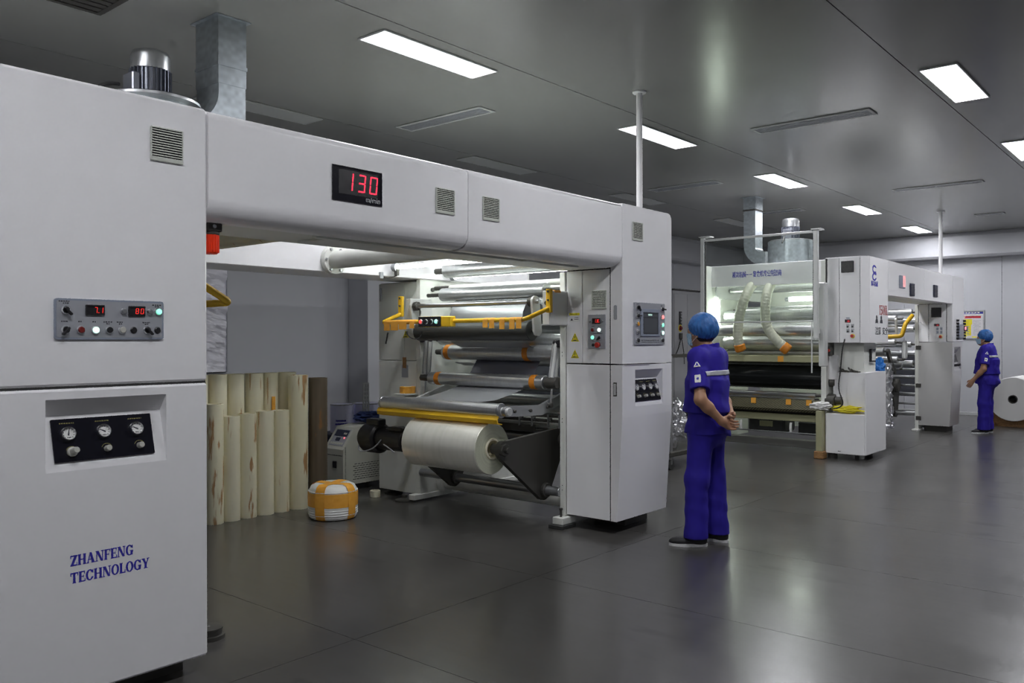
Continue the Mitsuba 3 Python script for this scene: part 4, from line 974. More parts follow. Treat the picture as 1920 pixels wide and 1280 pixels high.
each('leveling_foot', [cyl((11.1, 3.9, 0), (11.1, 3.9, .075), .06, 14), cyl((11.6, 3.6, 0), (11.6, 3.6, .075), .05, 14), cyl((11.2, 3.62, .0), (11.2, 3.62, .075), .03, 10)], 'dark_steel', M2)
obj('foot_block', box(10.86, 11.02, 3.94, 4.06, 0, .10, .01), 'wood', M2)
obj('corner_post', box(10.88, 11.0, 3.96, 4.04, .10, .62, .004), 'olive', M2)
obj('side_frame', box(11.02, 12.4, 3.955, 4.02, .10, 2.58), 'cream_white', M2)
obj('side_frame', box(11.02, 12.4, 5.66, 5.72, .10, 2.60), 'cream_white', M2)
k = obj('roller_gear', [ycyl(11.10, .75, 3.86, 3.98, .085, 18, .008), ycyl(11.10, .75, 3.78, 3.86, .05, 16, .006), ycyl(11.16, .98, 3.88, 3.98, .06, 16, .006)], 'dark_steel', M2, smooth=30)
# hood with lettering, rollers inside
obj('hood_panel', box(11.18, 11.20, 4.035, 5.74, 2.30, 2.600, .004), 'white', M2)
obj('hood_top', box(11.20, 12.86, 4.035, 5.70, 2.585, 2.602), 'white', M2)
HS = Frame((11.18, 0, 0), (0, -1, 0))
cj = cjk_text('顺高机械——复合机专业制造商', .085); bx = cj.bounds
obj('lettering', HS.put(_lift(ext(sa.affine_transform(cj, [.72 / (bx[2] - bx[0]), 0, 0, .95, -5.34, 2.42]), .002), 0)), 'ink_blue', M2, label='blue lettering 顺高机械 复合机专业制造商')
k = obj('tube_lamp', [ycyl(12.05, 2.135, 4.05, 4.12, .03, 16), ycyl(12.05, 2.135, 4.86, 4.92, .03, 16)], 'grey_plastic', M2, label='lit tube lamp inside the hood')
obj('lamp_tube', ycyl(12.05, 2.135, 4.12, 4.86, .036, 16), 'lampface', k, emitter=emit(TUBE2))
k = obj('tube_lamp', [cyl((11.30, 5.62, 1.60), (11.30, 5.62, 1.65), .025, 16)], 'grey_plastic', M2, label='lit upright tube lamp')
obj('lamp_tube', cyl((11.30, 5.62, 1.65), (11.30, 5.62, 2.12), .030, 16), 'lampface', k, emitter=emit(TUBE2))
obj('back_wall', box(12.85, 12.87, 4.02, 5.66, .2, 2.585), 'cream_white', M2)
for x, z, r in ((11.72, 2.27, .05), (11.9, 1.98, .05), (11.55, 1.885, .085), (11.30, 1.672, .080), (11.54, 1.50, .105), (11.62, 1.36, .05), (11.75, 1.72, .07)):
    roller(M2, x, z, 4.06, 5.62, r, 'alu', 'idler_roller', .04)
roller(M2, 11.42, 1.185, 4.06, 5.60, .045, 'steel', 'idler_roller', .05)
k = obj('coating_trough', [box(11.20, 11.62, 4.05, 5.64, 1.235, 1.325, .006)], 'olive', M2)
obj('tape_patch', [box(11.196, 11.2, 4.60, 4.68, 1.24, 1.318)], 'tape', k)
roller(M2, 11.40, 1.03, 4.06, 5.60, .165, 'roller_black', 'rubber_roller', .05, .03, lab='big black rubber roller')
roller(M2, 11.215, .795, 4.16, 5.60, .034, 'chrome', 'doctor_roller', .08, .02)
roller(M2, 11.22, .745, 4.18, 5.60, .014, 'chrome', 'doctor_bar', .06, .01)
obj('mesh_cover', prism([(11.19, .725), (11.30, .73), (11.36, .60), (11.22, .56), (11.15, .60)], 'y', 4.06, 5.62), 'olive_mesh', M2)
for y in (5.42, 4.98, 4.48, 4.20): obj('tape_patch', box(11.155, 11.168, y, y + .07, .66, .735), 'tape', M2)
roller(M2, 11.45, .55, 4.06, 5.62, .07, 'dark_steel', 'idler_roller')
obj('cross_beam', box(11.30, 11.46, 4.03, 5.65, .425, .515, .008), 'olive', M2)
k = obj('drain_rail', [ycyl(11.25, .272, 4.12, 5.60, .010, 10, .002), cyl((11.25, 4.125, .27), (11.25, 4.125, .37), .010, 10), cyl((11.25, 4.125, .37), (11.10, 4.03, .37), .008, 8)], 'steel', M2, smooth=30)
for y in (4.50, 5.22): obj('rail_guide', prism([(11.24, .28), (11.225, .33), (11.235, .39), (11.25, .41), (11.245, .35), (11.26, .28)], 'y', y, y + .03), 'label_white', k)
each('pump_housing', [box(11.6, 12.0, 4.75, 5.30, .22, .42, .03), box(11.7, 12.0, 4.3, 4.6, .20, .40, .03)], 'rubber', M2)
obj('pump_window', box(11.592, 11.602, 4.92, 5.12, .30, .38, .02), 'olive', M2)
obj('base_beam', box(11.40, 11.56, 4.02, 5.66, .06, .16, .006), 'panel_dark', M2)
# flexible hoses
def hose(pts, r, tip):
    c = spline(pts, 70); rr = r * (1 + .05 * np.sin(np.arange(70) * 2.2))
    k = obj('flexible_hose', tube(c, r, 18, rr), 'hose', M2, smooth=True, label='cream corrugated hose with an orange taped end')
    obj('hose_clamp_tape', tube(c[-8:] + (c[-1] - c[-2]) * .6, r * 1.12, 18, [r * 1.10, r * 1.2, r * 1.12, r * 1.2, r * 1.13, r * 1.2, r * 1.1, r * .95]), 'tape_orange', k, smooth=True)
hose([(11.24, 5.06, 2.32), (11.12, 5.11, 2.15), (11.08, 5.165, 1.95), (11.08, 5.205, 1.74), (11.10, 5.215, 1.555), (11.14, 5.19, 1.39)], .066, 0)
hose([(11.26, 4.80, 2.31), (11.14, 4.815, 2.14), (11.10, 4.815, 1.95), (11.10, 4.795, 1.74), (11.14, 4.69, 1.555), (11.20, 4.53, 1.395)], .066, 0)
# raised glass guard
GX = 10.62
k = obj('glass_guard', [box(GX - .03, GX + .03, 3.91, 3.965, 1.55, 2.925, .006), box(GX - .03, GX + .03, 5.478, 5.535, 1.30, 2.95, .006), box(GX - .012, GX + .012, 3.96, 5.48, 2.895, 2.925, .003), box(GX - .012, GX + .012, 3.96, 5.48, 1.770, 1.786, .003)], 'alu_plate', M2, label='framed sliding glass guard raised above the hood')
obj('glass_pane', trimesh.Trimesh([(GX, 3.965, 1.786), (GX, 5.478, 1.786), (GX, 5.478, 2.895), (GX, 3.965, 2.895)], [(0, 1, 2), (0, 2, 3)], process=False), 'glass', k)
obj('guard_gasket', [box(GX - .013, GX + .013, 3.966, 3.974, 1.786, 2.895), box(GX - .013, GX + .013, 5.468, 5.476, 1.786, 2.895)], 'gasket', k)
obj('guard_rod', box(GX - .008, GX + .008, 3.985, 3.998, 1.12, 1.77), 'alu_plate', k)
each('guard_cap', [box(GX - .05, GX + .08, 3.86, 3.99, 2.926, 2.945, .003), box(GX - .05, GX + .08, 5.38, 5.55, 2.951, 2.965, .003)], 'alu_plate', k)
obj('lift_column', box(10.72, 10.84, 3.865, 3.945, 1.20, 2.27, .010), 'alu_plate', M2)
each('guard_bracket', [box(10.65, 11.02, 3.92, 3.955, 1.62, 1.68), box(10.65, 11.02, 3.92, 3.955, 2.20, 2.26)], 'alu_plate', M2)
obj('valve_block', [box(10.9, 11.0, 3.86, 3.95, 1.33, 1.45, .01)], 'dark_steel', M2); obj('valve_knob', cyl((10.9, 3.88, 1.40), (10.87, 3.88, 1.40), .02, 12), 'red', M2)
obj('cable', tube(spline([(10.975, 3.70, 1.55), (10.96, 3.72, 1.45), (10.97, 3.76, 1.10), (10.94, 3.75, .85), (10.95, 3.72, .72), (10.97, 3.80, .66), (11.02, 3.90, .65)], 40), .008, 8), 'cable', M2)
# far half
roller(M2, 15.30, 1.49, 4.30, 5.60, .07, 'alu', 'idler_roller', .1); roller(M2, 15.0, 1.345, 4.40, 5.60, .075, 'alu', 'press_roller', .05)
roller(M2, 15.25, 1.20, 4.25, 5.60, .06, 'alu', 'idler_roller', .1); roller(M2, 15.35, 1.90, 4.30, 5.60, .07, 'alu', 'idler_roller', .1)
roller(M2, 15.30, 1.78, 4.3, 5.60, .03, 'chrome', 'hub_shaft', .1); roller(M2, 15.25, 1.62, 4.45, 5.60, .07, 'alu', 'idler_roller', .1)
for x, z, r in ((15.5, 1.03, .02), (15.5, .90, .03), (15.45, .76, .02), (15.6, .60, .03), (15.55, .44, .02)): roller(M2, x, z, 4.0, 5.65, r, 'steel', 'tie_bar')
roller(M2, 15.42, .285, 4.0, 5.65, .045, 'steel', 'unwind_shaft')
obj('back_cover', box(16.6, 16.62, 4.0, 5.65, .5, 1.3), 'film_dark', M2)
for x, z, r in ((15.75, 2.02, .06), (15.85, 1.73, .06), (15.7, 1.46, .055), (15.8, 1.12, .06), (16.1, 1.88, .06), (16.0, 1.30, .05)): roller(M2, x, z, 4.15, 5.6, r, 'alu', 'idler_roller', .1)
pl = so.unary_union([sg.Point(15.28, .76).buffer(.11), sg.Point(15.42, .285).buffer(.08), sg.Polygon([(15.17, .76), (15.60, .74), (15.50, .27), (15.34, .27)])])
obj('unwind_arm', prism(pl.buffer(0), 'y', 4.32, 4.40), 'dark_steel', M2)
each('chuck', [ycyl(15.28, .76, 4.40, 4.60, .085, 18, .008), ycyl(15.28, .76, 4.24, 4.32, .12, 18, .02)], 'dark_steel', M2, smooth=30)
obj('arm_collar', ycyl(15.42, .285, 4.42, 4.55, .075, 18, .006), 'dark_steel', M2, smooth=30)
obj('pivot_arm', prism(sg.LineString([(15.0, 1.34), (15.25, 1.05), (15.36, 1.0)]).buffer(.05), 'y', 4.32, 4.36), 'dark_steel', M2)
cylinder_jack(M2, (15.28, 4.15, 1.50), (15.26, 4.15, 1.22), (15.25, 4.2, 1.05), .045)
obj('roller_arm', prism(sg.LineString([(15.22, 1.88), (15.26, 1.60)]).buffer(.035), 'y', 4.26, 4.29), 'alu_plate', M2)
bar = bend([(15.25, 4.02, 1.95), (15.05, 4.08, 1.80), (15.0, 4.12, 1.60), (14.9, 4.60, 1.58), (14.9, 5.6, 1.58)], .05)
obj('guard_bar', tube(bar, .035, 12), 'yellow', M2, smooth=40, label='yellow guard bar of the far machine')
obj('side_frame', box(12.4, 12.9, 3.955, 4.0, .1, 2.1), 'cream_white', M2)

# things lying on and around the far machine
def rag(name, label, c, size, mat, cat_, seed, spikes=.5):
    from scipy.spatial import ConvexHull
    g = trimesh.creation.icosphere(4, 1.0); v = np.array(g.vertices)
    n = meshkit.fbm(v * 2.3 + seed * 7.1, 4, seed); f = meshkit.noise(v * 5 + seed, seed)
    v = v * (1 + spikes * (n - .5) * 2 + .25 * (f - .5))[:, None] * np.asarray(size) * .5; v[:, 2] -= v[:, 2].min()
    v[:, 2] = np.maximum(v[:, 2], 0); g = trimesh.Trimesh(v + np.asarray(c), g.faces, process=False)
    return tag(obj(name, g, mat, None, True), label, cat_)
rag('cleaning_rag', 'white rag draped on the olive post of the far machine', (10.95, 4.0, .622), (.13, .26, .10), 'paper', 'rag', 3, .7)
rag('cleaning_rag', 'bright yellow rag lying on the ledge of the far machine', (11.045, 3.70, .592), (.12, .36, .085), 'label_yellow', 'rag', 5, .8)
rag('plastic_bag', 'blue plastic bag hanging at the corner of the far machine', (11.87, 3.55, 1.07), (.12, .16, .17), 'blue_plastic', 'plastic bag', 8, .6)
g = trimesh.creation.box(extents=(1, 1, 1)); 
for _ in range(5): g = g.subdivide()
v = np.array(g.vertices); v[:, 0] *= .10; v[:, 1] *= .16; v[:, 2] *= .95
nz = np.stack([meshkit.fbm(np.array(g.vertices) * np.array([3, 3, 9.]) + s, 4, s) - .5 for s in (1, 2, 3)], 1)
g = trimesh.Trimesh(v + nz * np.array([.14, .16, .05]) + np.array([13.0, 3.80, .72]), g.faces, process=False)
tag(obj('foil_sheet', g, 'foil', None, False), 'crumpled silver film hanging between the halves of the far machine', 'foil')
t = thing('air_duct', 'galvanised square air duct behind the glass guard of the far machine', 'duct', 'square air ducts')
dx0, dx1, dy0, dy1 = 12.05, 12.31, 5.385, 5.57
obj('duct_section', box(dx0 - .004, dx1 + .004, dy0 - .004, dy1 + .004, 3.50, CEIL - .002), 'galv', t)
q = np.linspace(0, math.pi / 2, 12)
obj('duct_elbow', prism(sg.Polygon([(dy1, 3.50)] + [(dy1 - .30 + .30 * math.cos(e), 2.97 - .30 * math.sin(e)) for e in q] + [(dy0 - .16, 2.67), (dy0 - .16, 2.86)] + [(dy0 - .08 + .08 * math.cos(e), 2.94 - .08 * math.sin(e)) for e in q[::-1]] + [(dy0, 3.50)]).buffer(0), 'x', dx0, dx1), 'galv', t, smooth=30)
obj('duct_flange', minus(box(dx0 - .03, dx1 + .03, dy0 - .03, dy1 + .03, CEIL - .006, CEIL - .001), box(dx0 + .01, dx1 - .01, dy0 + .01, dy1 - .01, CEIL - .1, CEIL)), 'galv', t)
obj('duct_seam', minus(box(dx0 - .009, dx1 + .009, dy0 - .009, dy1 + .009, 3.488, 3.512), box(dx0 + .02, dx1 - .02, dy0 + .02, dy1 - .02, 3, 4)), 'dark_steel', t)
blower(11.75, 4.72, 2.605, 2.96, 'finned blower motor seen above the glass guard of the far machine', .30)
t = thing('support_pole', 'thin white pole from the far machine up to the ceiling', 'pole', 'white support poles')
obj('pole_tube', cyl((15.49, 3.64, 2.605), (15.49, 3.64, CEIL - .002), .030, 20), 'white', t, smooth=30)
obj('ceiling_collar', lathe((15.49, 3.64, CEIL - .016), (0, 0, 1), [(0, .062), (.006, .068), (.014, .068)], 24), 'white', t, smooth=30)
# ------------------------------------------------------------------ around the near machine
cores = []
def core(x, y, h, r, label, group=None, mat='core', tilt=0.0):
    t = thing('film_core', label, 'core tube', 'core tubes standing behind the opening')
    obj('core_tube', tubering((x, y, .0), (0, 0, 1), r * .86, r, h, 40, .0015), mat, t, smooth=30)
    obj('core_bore', cyl((x, y, .0), (x, y, h - .03), r * .862, 24), 'core_inside', t)
    return t
FR_ = [(3.800, 6.50, 1.005, .078, 'short cream core tube with a brown glue streak, next to the near column'),
       (3.962, 6.505, .893, .076, 'short pale cream core tube, second from the near column in the front row'),
       (4.126, 6.515, .905, .080, 'short cream core tube speckled with brown stains, third in the front row'),
       (4.296, 6.505, .915, .078, 'short clean cream core tube, fourth in the front row'),
       (4.464, 6.510, .912, .076, 'short clean cream core tube next to the tall stained one'),
       (4.648, 6.505, 1.222, .090, 'tall cream core tube with long orange brown stains')]
for i, a in enumerate(FR_): core(*a, None, 'core_stained' if i in (0, 2, 5) else 'core')
core(4.845, 6.47, 1.192, .086, 'tall dark brown core tube standing at the right end of the cream tubes', None, 'core_dark')
for i, x in enumerate((3.77, 3.945, 4.118, 4.306, 4.475, 4.655)):
    core(x, 6.69, 1.245, (.074, .080, .077, .082, .070, .085)[i], ['tall cream core tube in the back row beside the near column', 'tall cream core tube in the back row, second from the near column', 'tall cream core tube in the back row, third from the near column', 'tall cream core tube in the back row, fourth from the near column', 'tall cream core tube in the back row with an orange strip low down', 'tall cream core tube half hidden behind the tall stained one'][i])
obj('tape_strip', box(4.44, 4.475, 6.606, 6.612, .90, 1.03), 'tape', 'film_core_011')
# coil wrapped in film and yellow tape
t = thing('wrapped_coil', 'round white wrapped coil bound with crossing yellow tape on the floor', 'wrapped coil')
cx, cy = 4.60, 5.93
pf = [(0, .165), (.01, .195), (.05, .208), (.10, .211), (.20, .211), (.25, .205), (.285, .185), (.30, .15), (.296, .07), (.285, .03), (.284, 0)]
body = lathe((cx, cy, 0), (0, 0, 1), pf, 48); v = np.array(body.vertices); body.vertices = v + .004 * (meshkit.fbm(v * 25, 3) - .5)[:, None] * np.array([2, 2, 1])
obj('wrap_body', body, 'paper', t, smooth=40)
obj('wrap_ribs', [tubering((cx, cy, z), (0, 0, 1), .200, .2135 if .03 < z < .25 else .205, .012, 48, .004) for z in (.02, .04, .06, .08, .235)], 'paper', t, smooth=40)
obj('tape_band', lathe((cx, cy, .115), (0, 0, 1), [(0, .205), (0, .2145), (.05, .216), (.115, .2145), (.115, .20), (0, .205)], 48), 'tape', t, smooth=30)
for a in (.35, 1.9, 3.5, 4.9):
    pts = np.array([(h, r) for h, r in pf]); u = np.array([math.cos(a), math.sin(a), 0]); w = np.array([-math.sin(a), math.cos(a), 0]); V, F = [], []
    for h, r in pts:
        rr = r + .007
        for s in (-1, 0, 1): V.append(np.array([cx, cy, h + (.004 if h > .2 else 0)]) + u * math.sqrt(max(rr * rr - (s * .045) ** 2, (r * .2) ** 2)) * 1 + w * s * .045)
    n = len(pts)
    for j in range(n - 1):
        for s in range(2): b = j * 3 + s; F += [(b, b + 1, b + 4), (b, b + 4, b + 3)]
    obj('tape_band', trimesh.Trimesh(V, F, process=False), 'tape', t, smooth=True)
t = tag(obj('short_core', tubering((5.46, 6.38, 0), (0, 0, 1), .036, .052, .065, 28, .003), 'core', None, 30), 'small cream core ring on the floor below the near machine', 'core ring')
# temperature unit
CH = thing('temperature_controller', 'beige cabinet with a sloped control pad and side louvres, between the tubes and the machine', 'temperature controller')
x0, x1, y0, y1 = 5.40, 6.02, 6.80, 7.10
obj('cabinet_body', prism([(x0, .07), (x0, .43), (x0 + .16, .645), (x0 + .30, .66), (x1, .66), (x1, .07)], 'y', y0, y1), 'beige', CH)
CS = Frame((x0, y0, 0))
sl = math.hypot(.16, .215); CPd = Frame((x0, y1, .43), (0, -1, 0), (.16, 0, .215))
k = obj('control_pad', CPd.box(.035, .265, .04, .235, 0, .004, .001), 'panel_grey', CH, label='grey sloped control pad with a red lamp')
obj('pad_display', [CPd.box(.05, .25, .15, .225, .004, .006), CPd.box(.10, .17, .095, .135, .004, .006)], 'dark_blue', k); each('pad_keys', [CPd.box(.05 + i * .034, .078 + i * .034, .055, .08, .004, .006) for i in range(6)] + [CPd.box(.185 + i * .026, .205 + i * .026, .175, .195, .006, .008) for i in range(2)], 'beige', k)
obj('pad_lamp', CPd.cyl(.225, .135, .004, .007, .011, 12), 'lampface', k, emitter=emit((.35, .02, .04), .08))
obj('cabinet_seam', [box(x0 - .002, x0 + .01, y0 + .01, y1 - .01, .366, .372), box(x0 + .03, x0 + .034, y0 - .0015, y0 + .01, .08, .46)], 'gasket', CH)
k = obj('power_switch', Frame((x0, y1, 0), (0, -1, 0)).box(.14, .20, .24, .31, 0, .01, .002), 'black', CH)
stuff(obj('louvre_field', [CS.box(.13 + c * .042 + (.02 if r % 2 else 0), .162 + c * .042 + (.02 if r % 2 else 0), .115 + r * .022, .122 + r * .022, 0, .0012) for r in range(8) for c in range(9)], 'gasket', CH, label='rows of dark louvre slots'))
each('caster', [cyl((x, y, .034), (x, y + .025, .034), .034, 16) for x in (x0 + .07, x1 - .07) for y in (y0 + .02, y1 - .05)], 'rubber', CH)
each('caster_fork', [box(x - .012, x + .012, y - .004, y + .03, .034, .072) for x in (x0 + .07, x1 - .07) for y in (y0 + .02, y1 - .05)], 'dark_steel', CH)
# drum, pallet box and cans behind it
t = thing('storage_crate', 'dark crate behind the beige cabinet carrying the paint cans', 'crate')
obj('crate_body', box(5.70, 6.62, 7.22, 7.72, .03, .52, .01), 'dark_blue', t); each('crate_slat', [box(5.69, 6.63, 7.21, 7.225, z, z + .1) for z in (.08, .25, .40)], 'rubber', t); each('crate_foot', [box(x, x + .08, 7.24, 7.70, 0, .03) for x in (5.72, 6.52)], 'rubber', t)
def can(x, y, z, r, h, label, tall):
    t = thing('paint_can', label, 'can', 'paint cans behind the beige cabinet')
    obj('can_body', lathe((x, y, z), (0, 0, 1), [(0, r * .97), (.004, r), (h * .70, r), (h * .705, r * 1.012), (h * .72, r * 1.012), (h * .725, r), (h - .006, r), (h, r * .98)], 40), 'can', t, smooth=30)
    each('can_rim', [tubering((x, y, z + h - .010), (0, 0, 1), r * .92, r * 1.02, .012, 40), tubering((x, y, z), (0, 0, 1), r * .92, r * 1.015, .01, 40)], 'can_rim', t, smooth=30)
    obj('can_lid', lathe((x, y, z + h - .014), (0, 0, 1), [(0, r * .9), (.004, r * .9), (.006, r * .5), (.007, .0)], 32), 'can_rim', t)
    a = -2.2; P = Frame((x + r * 1.003 * math.cos(a), y + r * 1.003 * math.sin(a), z), (-math.sin(a), math.cos(a), 0))
    obj('printed_label', [P.box(-.075, .06, h * .30, h * .36, -.012, .003), P.box(-.07, .04, h * .42, h * .47, -.012, .003), P.box(-.06, .05, h * .18, h * .22, -.012, .003)], 'ink_blue', t)
can(5.90, 7.45, .522, .125, .315, 'pale blue paint can on the left behind the beige cabinet', 1)
can(6.185, 7.36, .522, .150, .315, 'lilac paint can with printed label in front of the perforated strip', 1)
t = tag(obj('plastic_pail', cat(lathe((5.55, 7.75, .62), (-.6, -.75, .25), [(0, .12), (.18, .15), (.185, .155), (.19, .13)], 32), lathe((5.55, 7.75, 0), (0, 0, 1), [(0, .15), (.60, .15), (.62, .13)], 28)), 'grey_plastic', None, 30), 'grey plastic pail lying on a drum beside the paint cans', 'pail')
rag('cleaning_rag', 'dark blue rag lying on top of the beige cabinet', (5.86, 6.93, .662), (.36, .22, .11), 'blue_rag', 'rag', 11, .6)
holes = sg.box(0, 0, .085, .42)
for i in range(9):
    for j in range(2): holes = holes.difference(sg.box(.016 + j * .034, .02 + i * .044, .036 + j * .034, .05 + i * .044))
P = Frame((5.885, 7.08, .665)); t = tag(obj('perforated_strip', P.poly(holes, 0, .012), 'lamp_off', None), 'white perforated metal strip standing behind the near machine', 'metal strip')
t = thing('tape_roll', 'roll of orange tape on the ledge behind the press roller', 'tape roll')
obj('tape_winding', tubering((5.52, 5.975, 1.035), (0, 0, 1), .04, .075, .062, 36, .002), 'tape', t, smooth=30); obj('tape_core', tubering((5.52, 5.975, 1.035), (0, 0, 1), .034, .0402, .064, 28, .001), 'core', t, smooth=30)
obj('shelf_bracket', box(5.42, 5.60, 5.90, 6.06, 1.018, 1.033, .003), 'cream_white', M1)
# film-wrapped panel on the wall
g = trimesh.creation.box(extents=(1, 1, 1)); 
for _ in range(6): g = g.subdivide()
v = np.array(g.vertices); q = v.copy()
v = v * np.array([1.35, .05, 1.22]); fr = (q[:, 1] < -.3)
n = meshkit.fbm(np.stack([q[:, 0] * 5 + q[:, 2] * 4, q[:, 2] * 9, q[:, 0] * 0], 1), 5) - .5
v[:, 1] -= np.where(fr, .13 * np.maximum(n, -.2), 0); v += np.array([4.72, WALLY - .032, 1.785])
t = thing('wrapped_wall_panel', 'wall panel wrapped in wrinkled grey plastic film, right of the near column', 'wrapped panel')
obj('plastic_wrap', trimesh.Trimesh(v, g.faces, process=False), 'wrap', t, smooth=True)
obj('panel_edge', [box(4.03, 5.41, WALLY - .012, WALLY - .001, 1.165, 1.178), box(5.398, 5.412, WALLY - .05, WALLY - .001, 1.17, 2.40)], 'panel_grey', t)
# electric cabinet behind
EC = thing('electrical_cabinet', 'tall grey electrical cabinet behind the nearer worker', 'cabinet')
ex0, ex1, ey = 15.10, 16.24, 8.50
obj('cabinet_body', box(ex0, ex1, ey, 8.98, .08, 2.55, .006), 'cab_grey', EC); obj('plinth', box(ex0 + .02, ex1 - .02, ey + .02, 8.96, 0, .08), 'dark_steel', EC)
EF = Frame((0, ey, 0))
for a, b in ((ex0 + .03, 15.66), (15.67, ex1 - .03)): obj('cabinet_door', EF.box(a, b, .14, 2.48, 0, .018, .004), 'cab_grey', EC)
obj('cabinet_top', box(ex0 - .02, ex1 + .02, ey - .03, 8.98, 2.55, 2.58, .004), 'dark_steel', EC)
obj('control_plate', EF.box(15.31, 15.42, 1.85, 2.12, .018, .03, .004), 'black', EC)
for i in range(4): obj('push_button', EF.lathe(15.365, 1.90 + i * .06, [(.03, .022), (.045, .02)], 12), 'steel', EC)
obj('stop_button', EF.lathe(15.365, 1.78, [(.018, .055), (.03, .055), (.032, .03), (.06, .03)], 16), 'dark_red', EC); obj('button_plate', EF.lathe(15.365, 1.78, [(.018, .075), (.022, .075)], 20), 'label_yellow', EC)
obj('socket', EF.box(15.31, 15.40, 1.56, 1.68, .018, .06, .008), 'dark_steel', EC)
obj('cable', [tube(spline([(15.34, ey - .05, 1.58), (15.22, ey - .08, 1.45), (15.12, ey - .07, 1.28), (15.05, ey - .05, 1.2)], 14), .012, 8), tube(spline([(15.37, ey - .05, 1.56), (15.42, ey - .06, 1.35), (15.46, ey - .06, 1.05)], 10), .008, 8)], 'cable', EC)
# dark trolley with scraps behind the far column of the near machine
t = thing('scrap_trolley', 'low dark trolley behind the far column of the near machine', 'trolley')
obj('trolley_deck', box(8.75, 9.75, 4.95, 5.55, .16, .22, .01), 'dark_steel', t); each('trolley_post', [box(x, x + .04, y, y + .04, .22, 1.35) for x in (8.8, 9.68) for y in (4.98, 5.5)], 'steel', t); each('trolley_rail', [box(8.8, 9.72, 5.0, 5.03, 1.33, 1.37), box(8.8, 9.72, 5.5, 5.53, .9, .94)], 'dark_steel', t)
each('caster', [cyl((x, y, .06), (x, y + .04, .06), .06, 16) for x in (8.85, 9.6) for y in (5.0, 5.45)], 'rubber', t); each('caster_fork', [box(x - .02, x + .02, y, y + .04, .06, .165) for x in (8.85, 9.6) for y in (5.0, 5.45)], 'steel', t)
def scrap(c, s, seed, label):
    g = trimesh.creation.icosphere(4, 1.0); v = np.array(g.vertices); n = meshkit.fbm(v * 3 + seed, 4, seed)
    v = v * (1 + 1.1 * (n - .5))[:, None] * np.asarray(s); v[:, 2] -= v[:, 2].min(); tag(obj('film_scrap', trimesh.Trimesh(v + np.asarray(c), g.faces, process=False), 'foil', None, False), label, 'scrap film')
scrap((9.10, 5.2, .222), (.28, .24, .26), 3, 'heap of crumpled silver film on the dark trolley')
scrap((6.75, 4.65, .0), (.2, .18, .27), 9, 'crumpled silver film on the floor inside the near machine')
scrap((6.45, 5.2, .752), (.12, .22, .04), 13, 'crumpled silver film on the tray inside the near machine') if 0 else None
# notice on the back wall
PO = thing('safety_notice', 'framed notice with a blue heading, red bar and yellow fields on the back wall', 'notice')
BW = Frame((WALLX, 0, 0), (0, -1, 0)); n0, n1, z0, z1 = -4.62, -3.67, 1.545, 2.135
obj('notice_frame', minus(BW.box(n0, n1, z0, z1, 0, .022, .004), BW.box(n0 + .028, n1 - .028, z0 + .028, z1 - .028, .006, .05)), 'steel', PO)
obj('notice_sheet', BW.box(n0 + .026, n1 - .026, z0 + .026, z1 - .026, .004, .008), 'poster_paper', PO)
W = lambda a, b, c, d, w=.008: BW.box(n0 + a, n0 + b, z0 + c, z0 + d, w, w + .001)
obj('heading_bar', W(.03, .92, .515, .565), 'poster_blue', PO); stuff(obj('heading_print', [W(.10 + .055 * i, .14 + .055 * i, .528, .552, .009) for i in range(14)], 'label_white', PO))
obj('red_bar', W(.06, .88, .43, .475), 'poster_red', PO); stuff(obj('red_bar_print', [W(.30 + .03 * i, .322 + .03 * i, .443, .462, .009) for i in range(10)], 'label_white', PO))
each('yellow_field', [W(.06, .72, .30, .41), W(.58, .70, .08, .30), W(.06, .62, .05, .11), W(.72, .80, .035, .06)], 'label_yellow', PO)
obj('notice_photo', [W(.10, .64, .165, .27, .009)], 'dark_blue', PO); stuff(obj('notice_print', [W(.74, .74 + .14 * (1 - .25 * (i % 3 == 2)), .09 + .024 * i, .097 + .024 * i, .008) for i in range(13)] + [W(.50 + .06 * i, .53 + .06 * i, .13, .15) for i in range(3)] + [W(.62, .67, .1 + .05 * i, .12 + .05 * i, .009) for i in range(4)], 'panel_grey', PO))
# big white roll on its cradle
BR = thing('film_roll', 'big white roll lying on a wooden cradle by the back wall', 'film roll')
bx_, by_, bz_, br_ = 16.9, 2.815, .495, .385
obj('film_layers', tubering((bx_, by_, bz_), (1, 0, 0), .075, br_, 1.3, 64, .008), 'paper', BR, smooth=30); obj('paper_core', tubering((bx_ - .006, by_, bz_), (1, 0, 0), .060, .076, 1.31, 32, .002), 'dark_steel', BR, smooth=30)
CR = thing('roll_cradle', 'brown wooden cradle under the big white roll', 'cradle')
for x in (17.05, 17.85):
    cr = sg.box(by_ - .40, 0, by_ + .40, .26).difference(sg.Point(by_, bz_).buffer(br_ + .001, 32)); obj('cradle_board', prism(cr, 'x', x, x + .08), 'wood', CR)
each('cradle_rail', [box(16.95, 18.05, by_ - .38, by_ - .30, .0, .07), box(16.95, 18.05, by_ + .30, by_ + .38, .0, .07)], 'wood', CR)
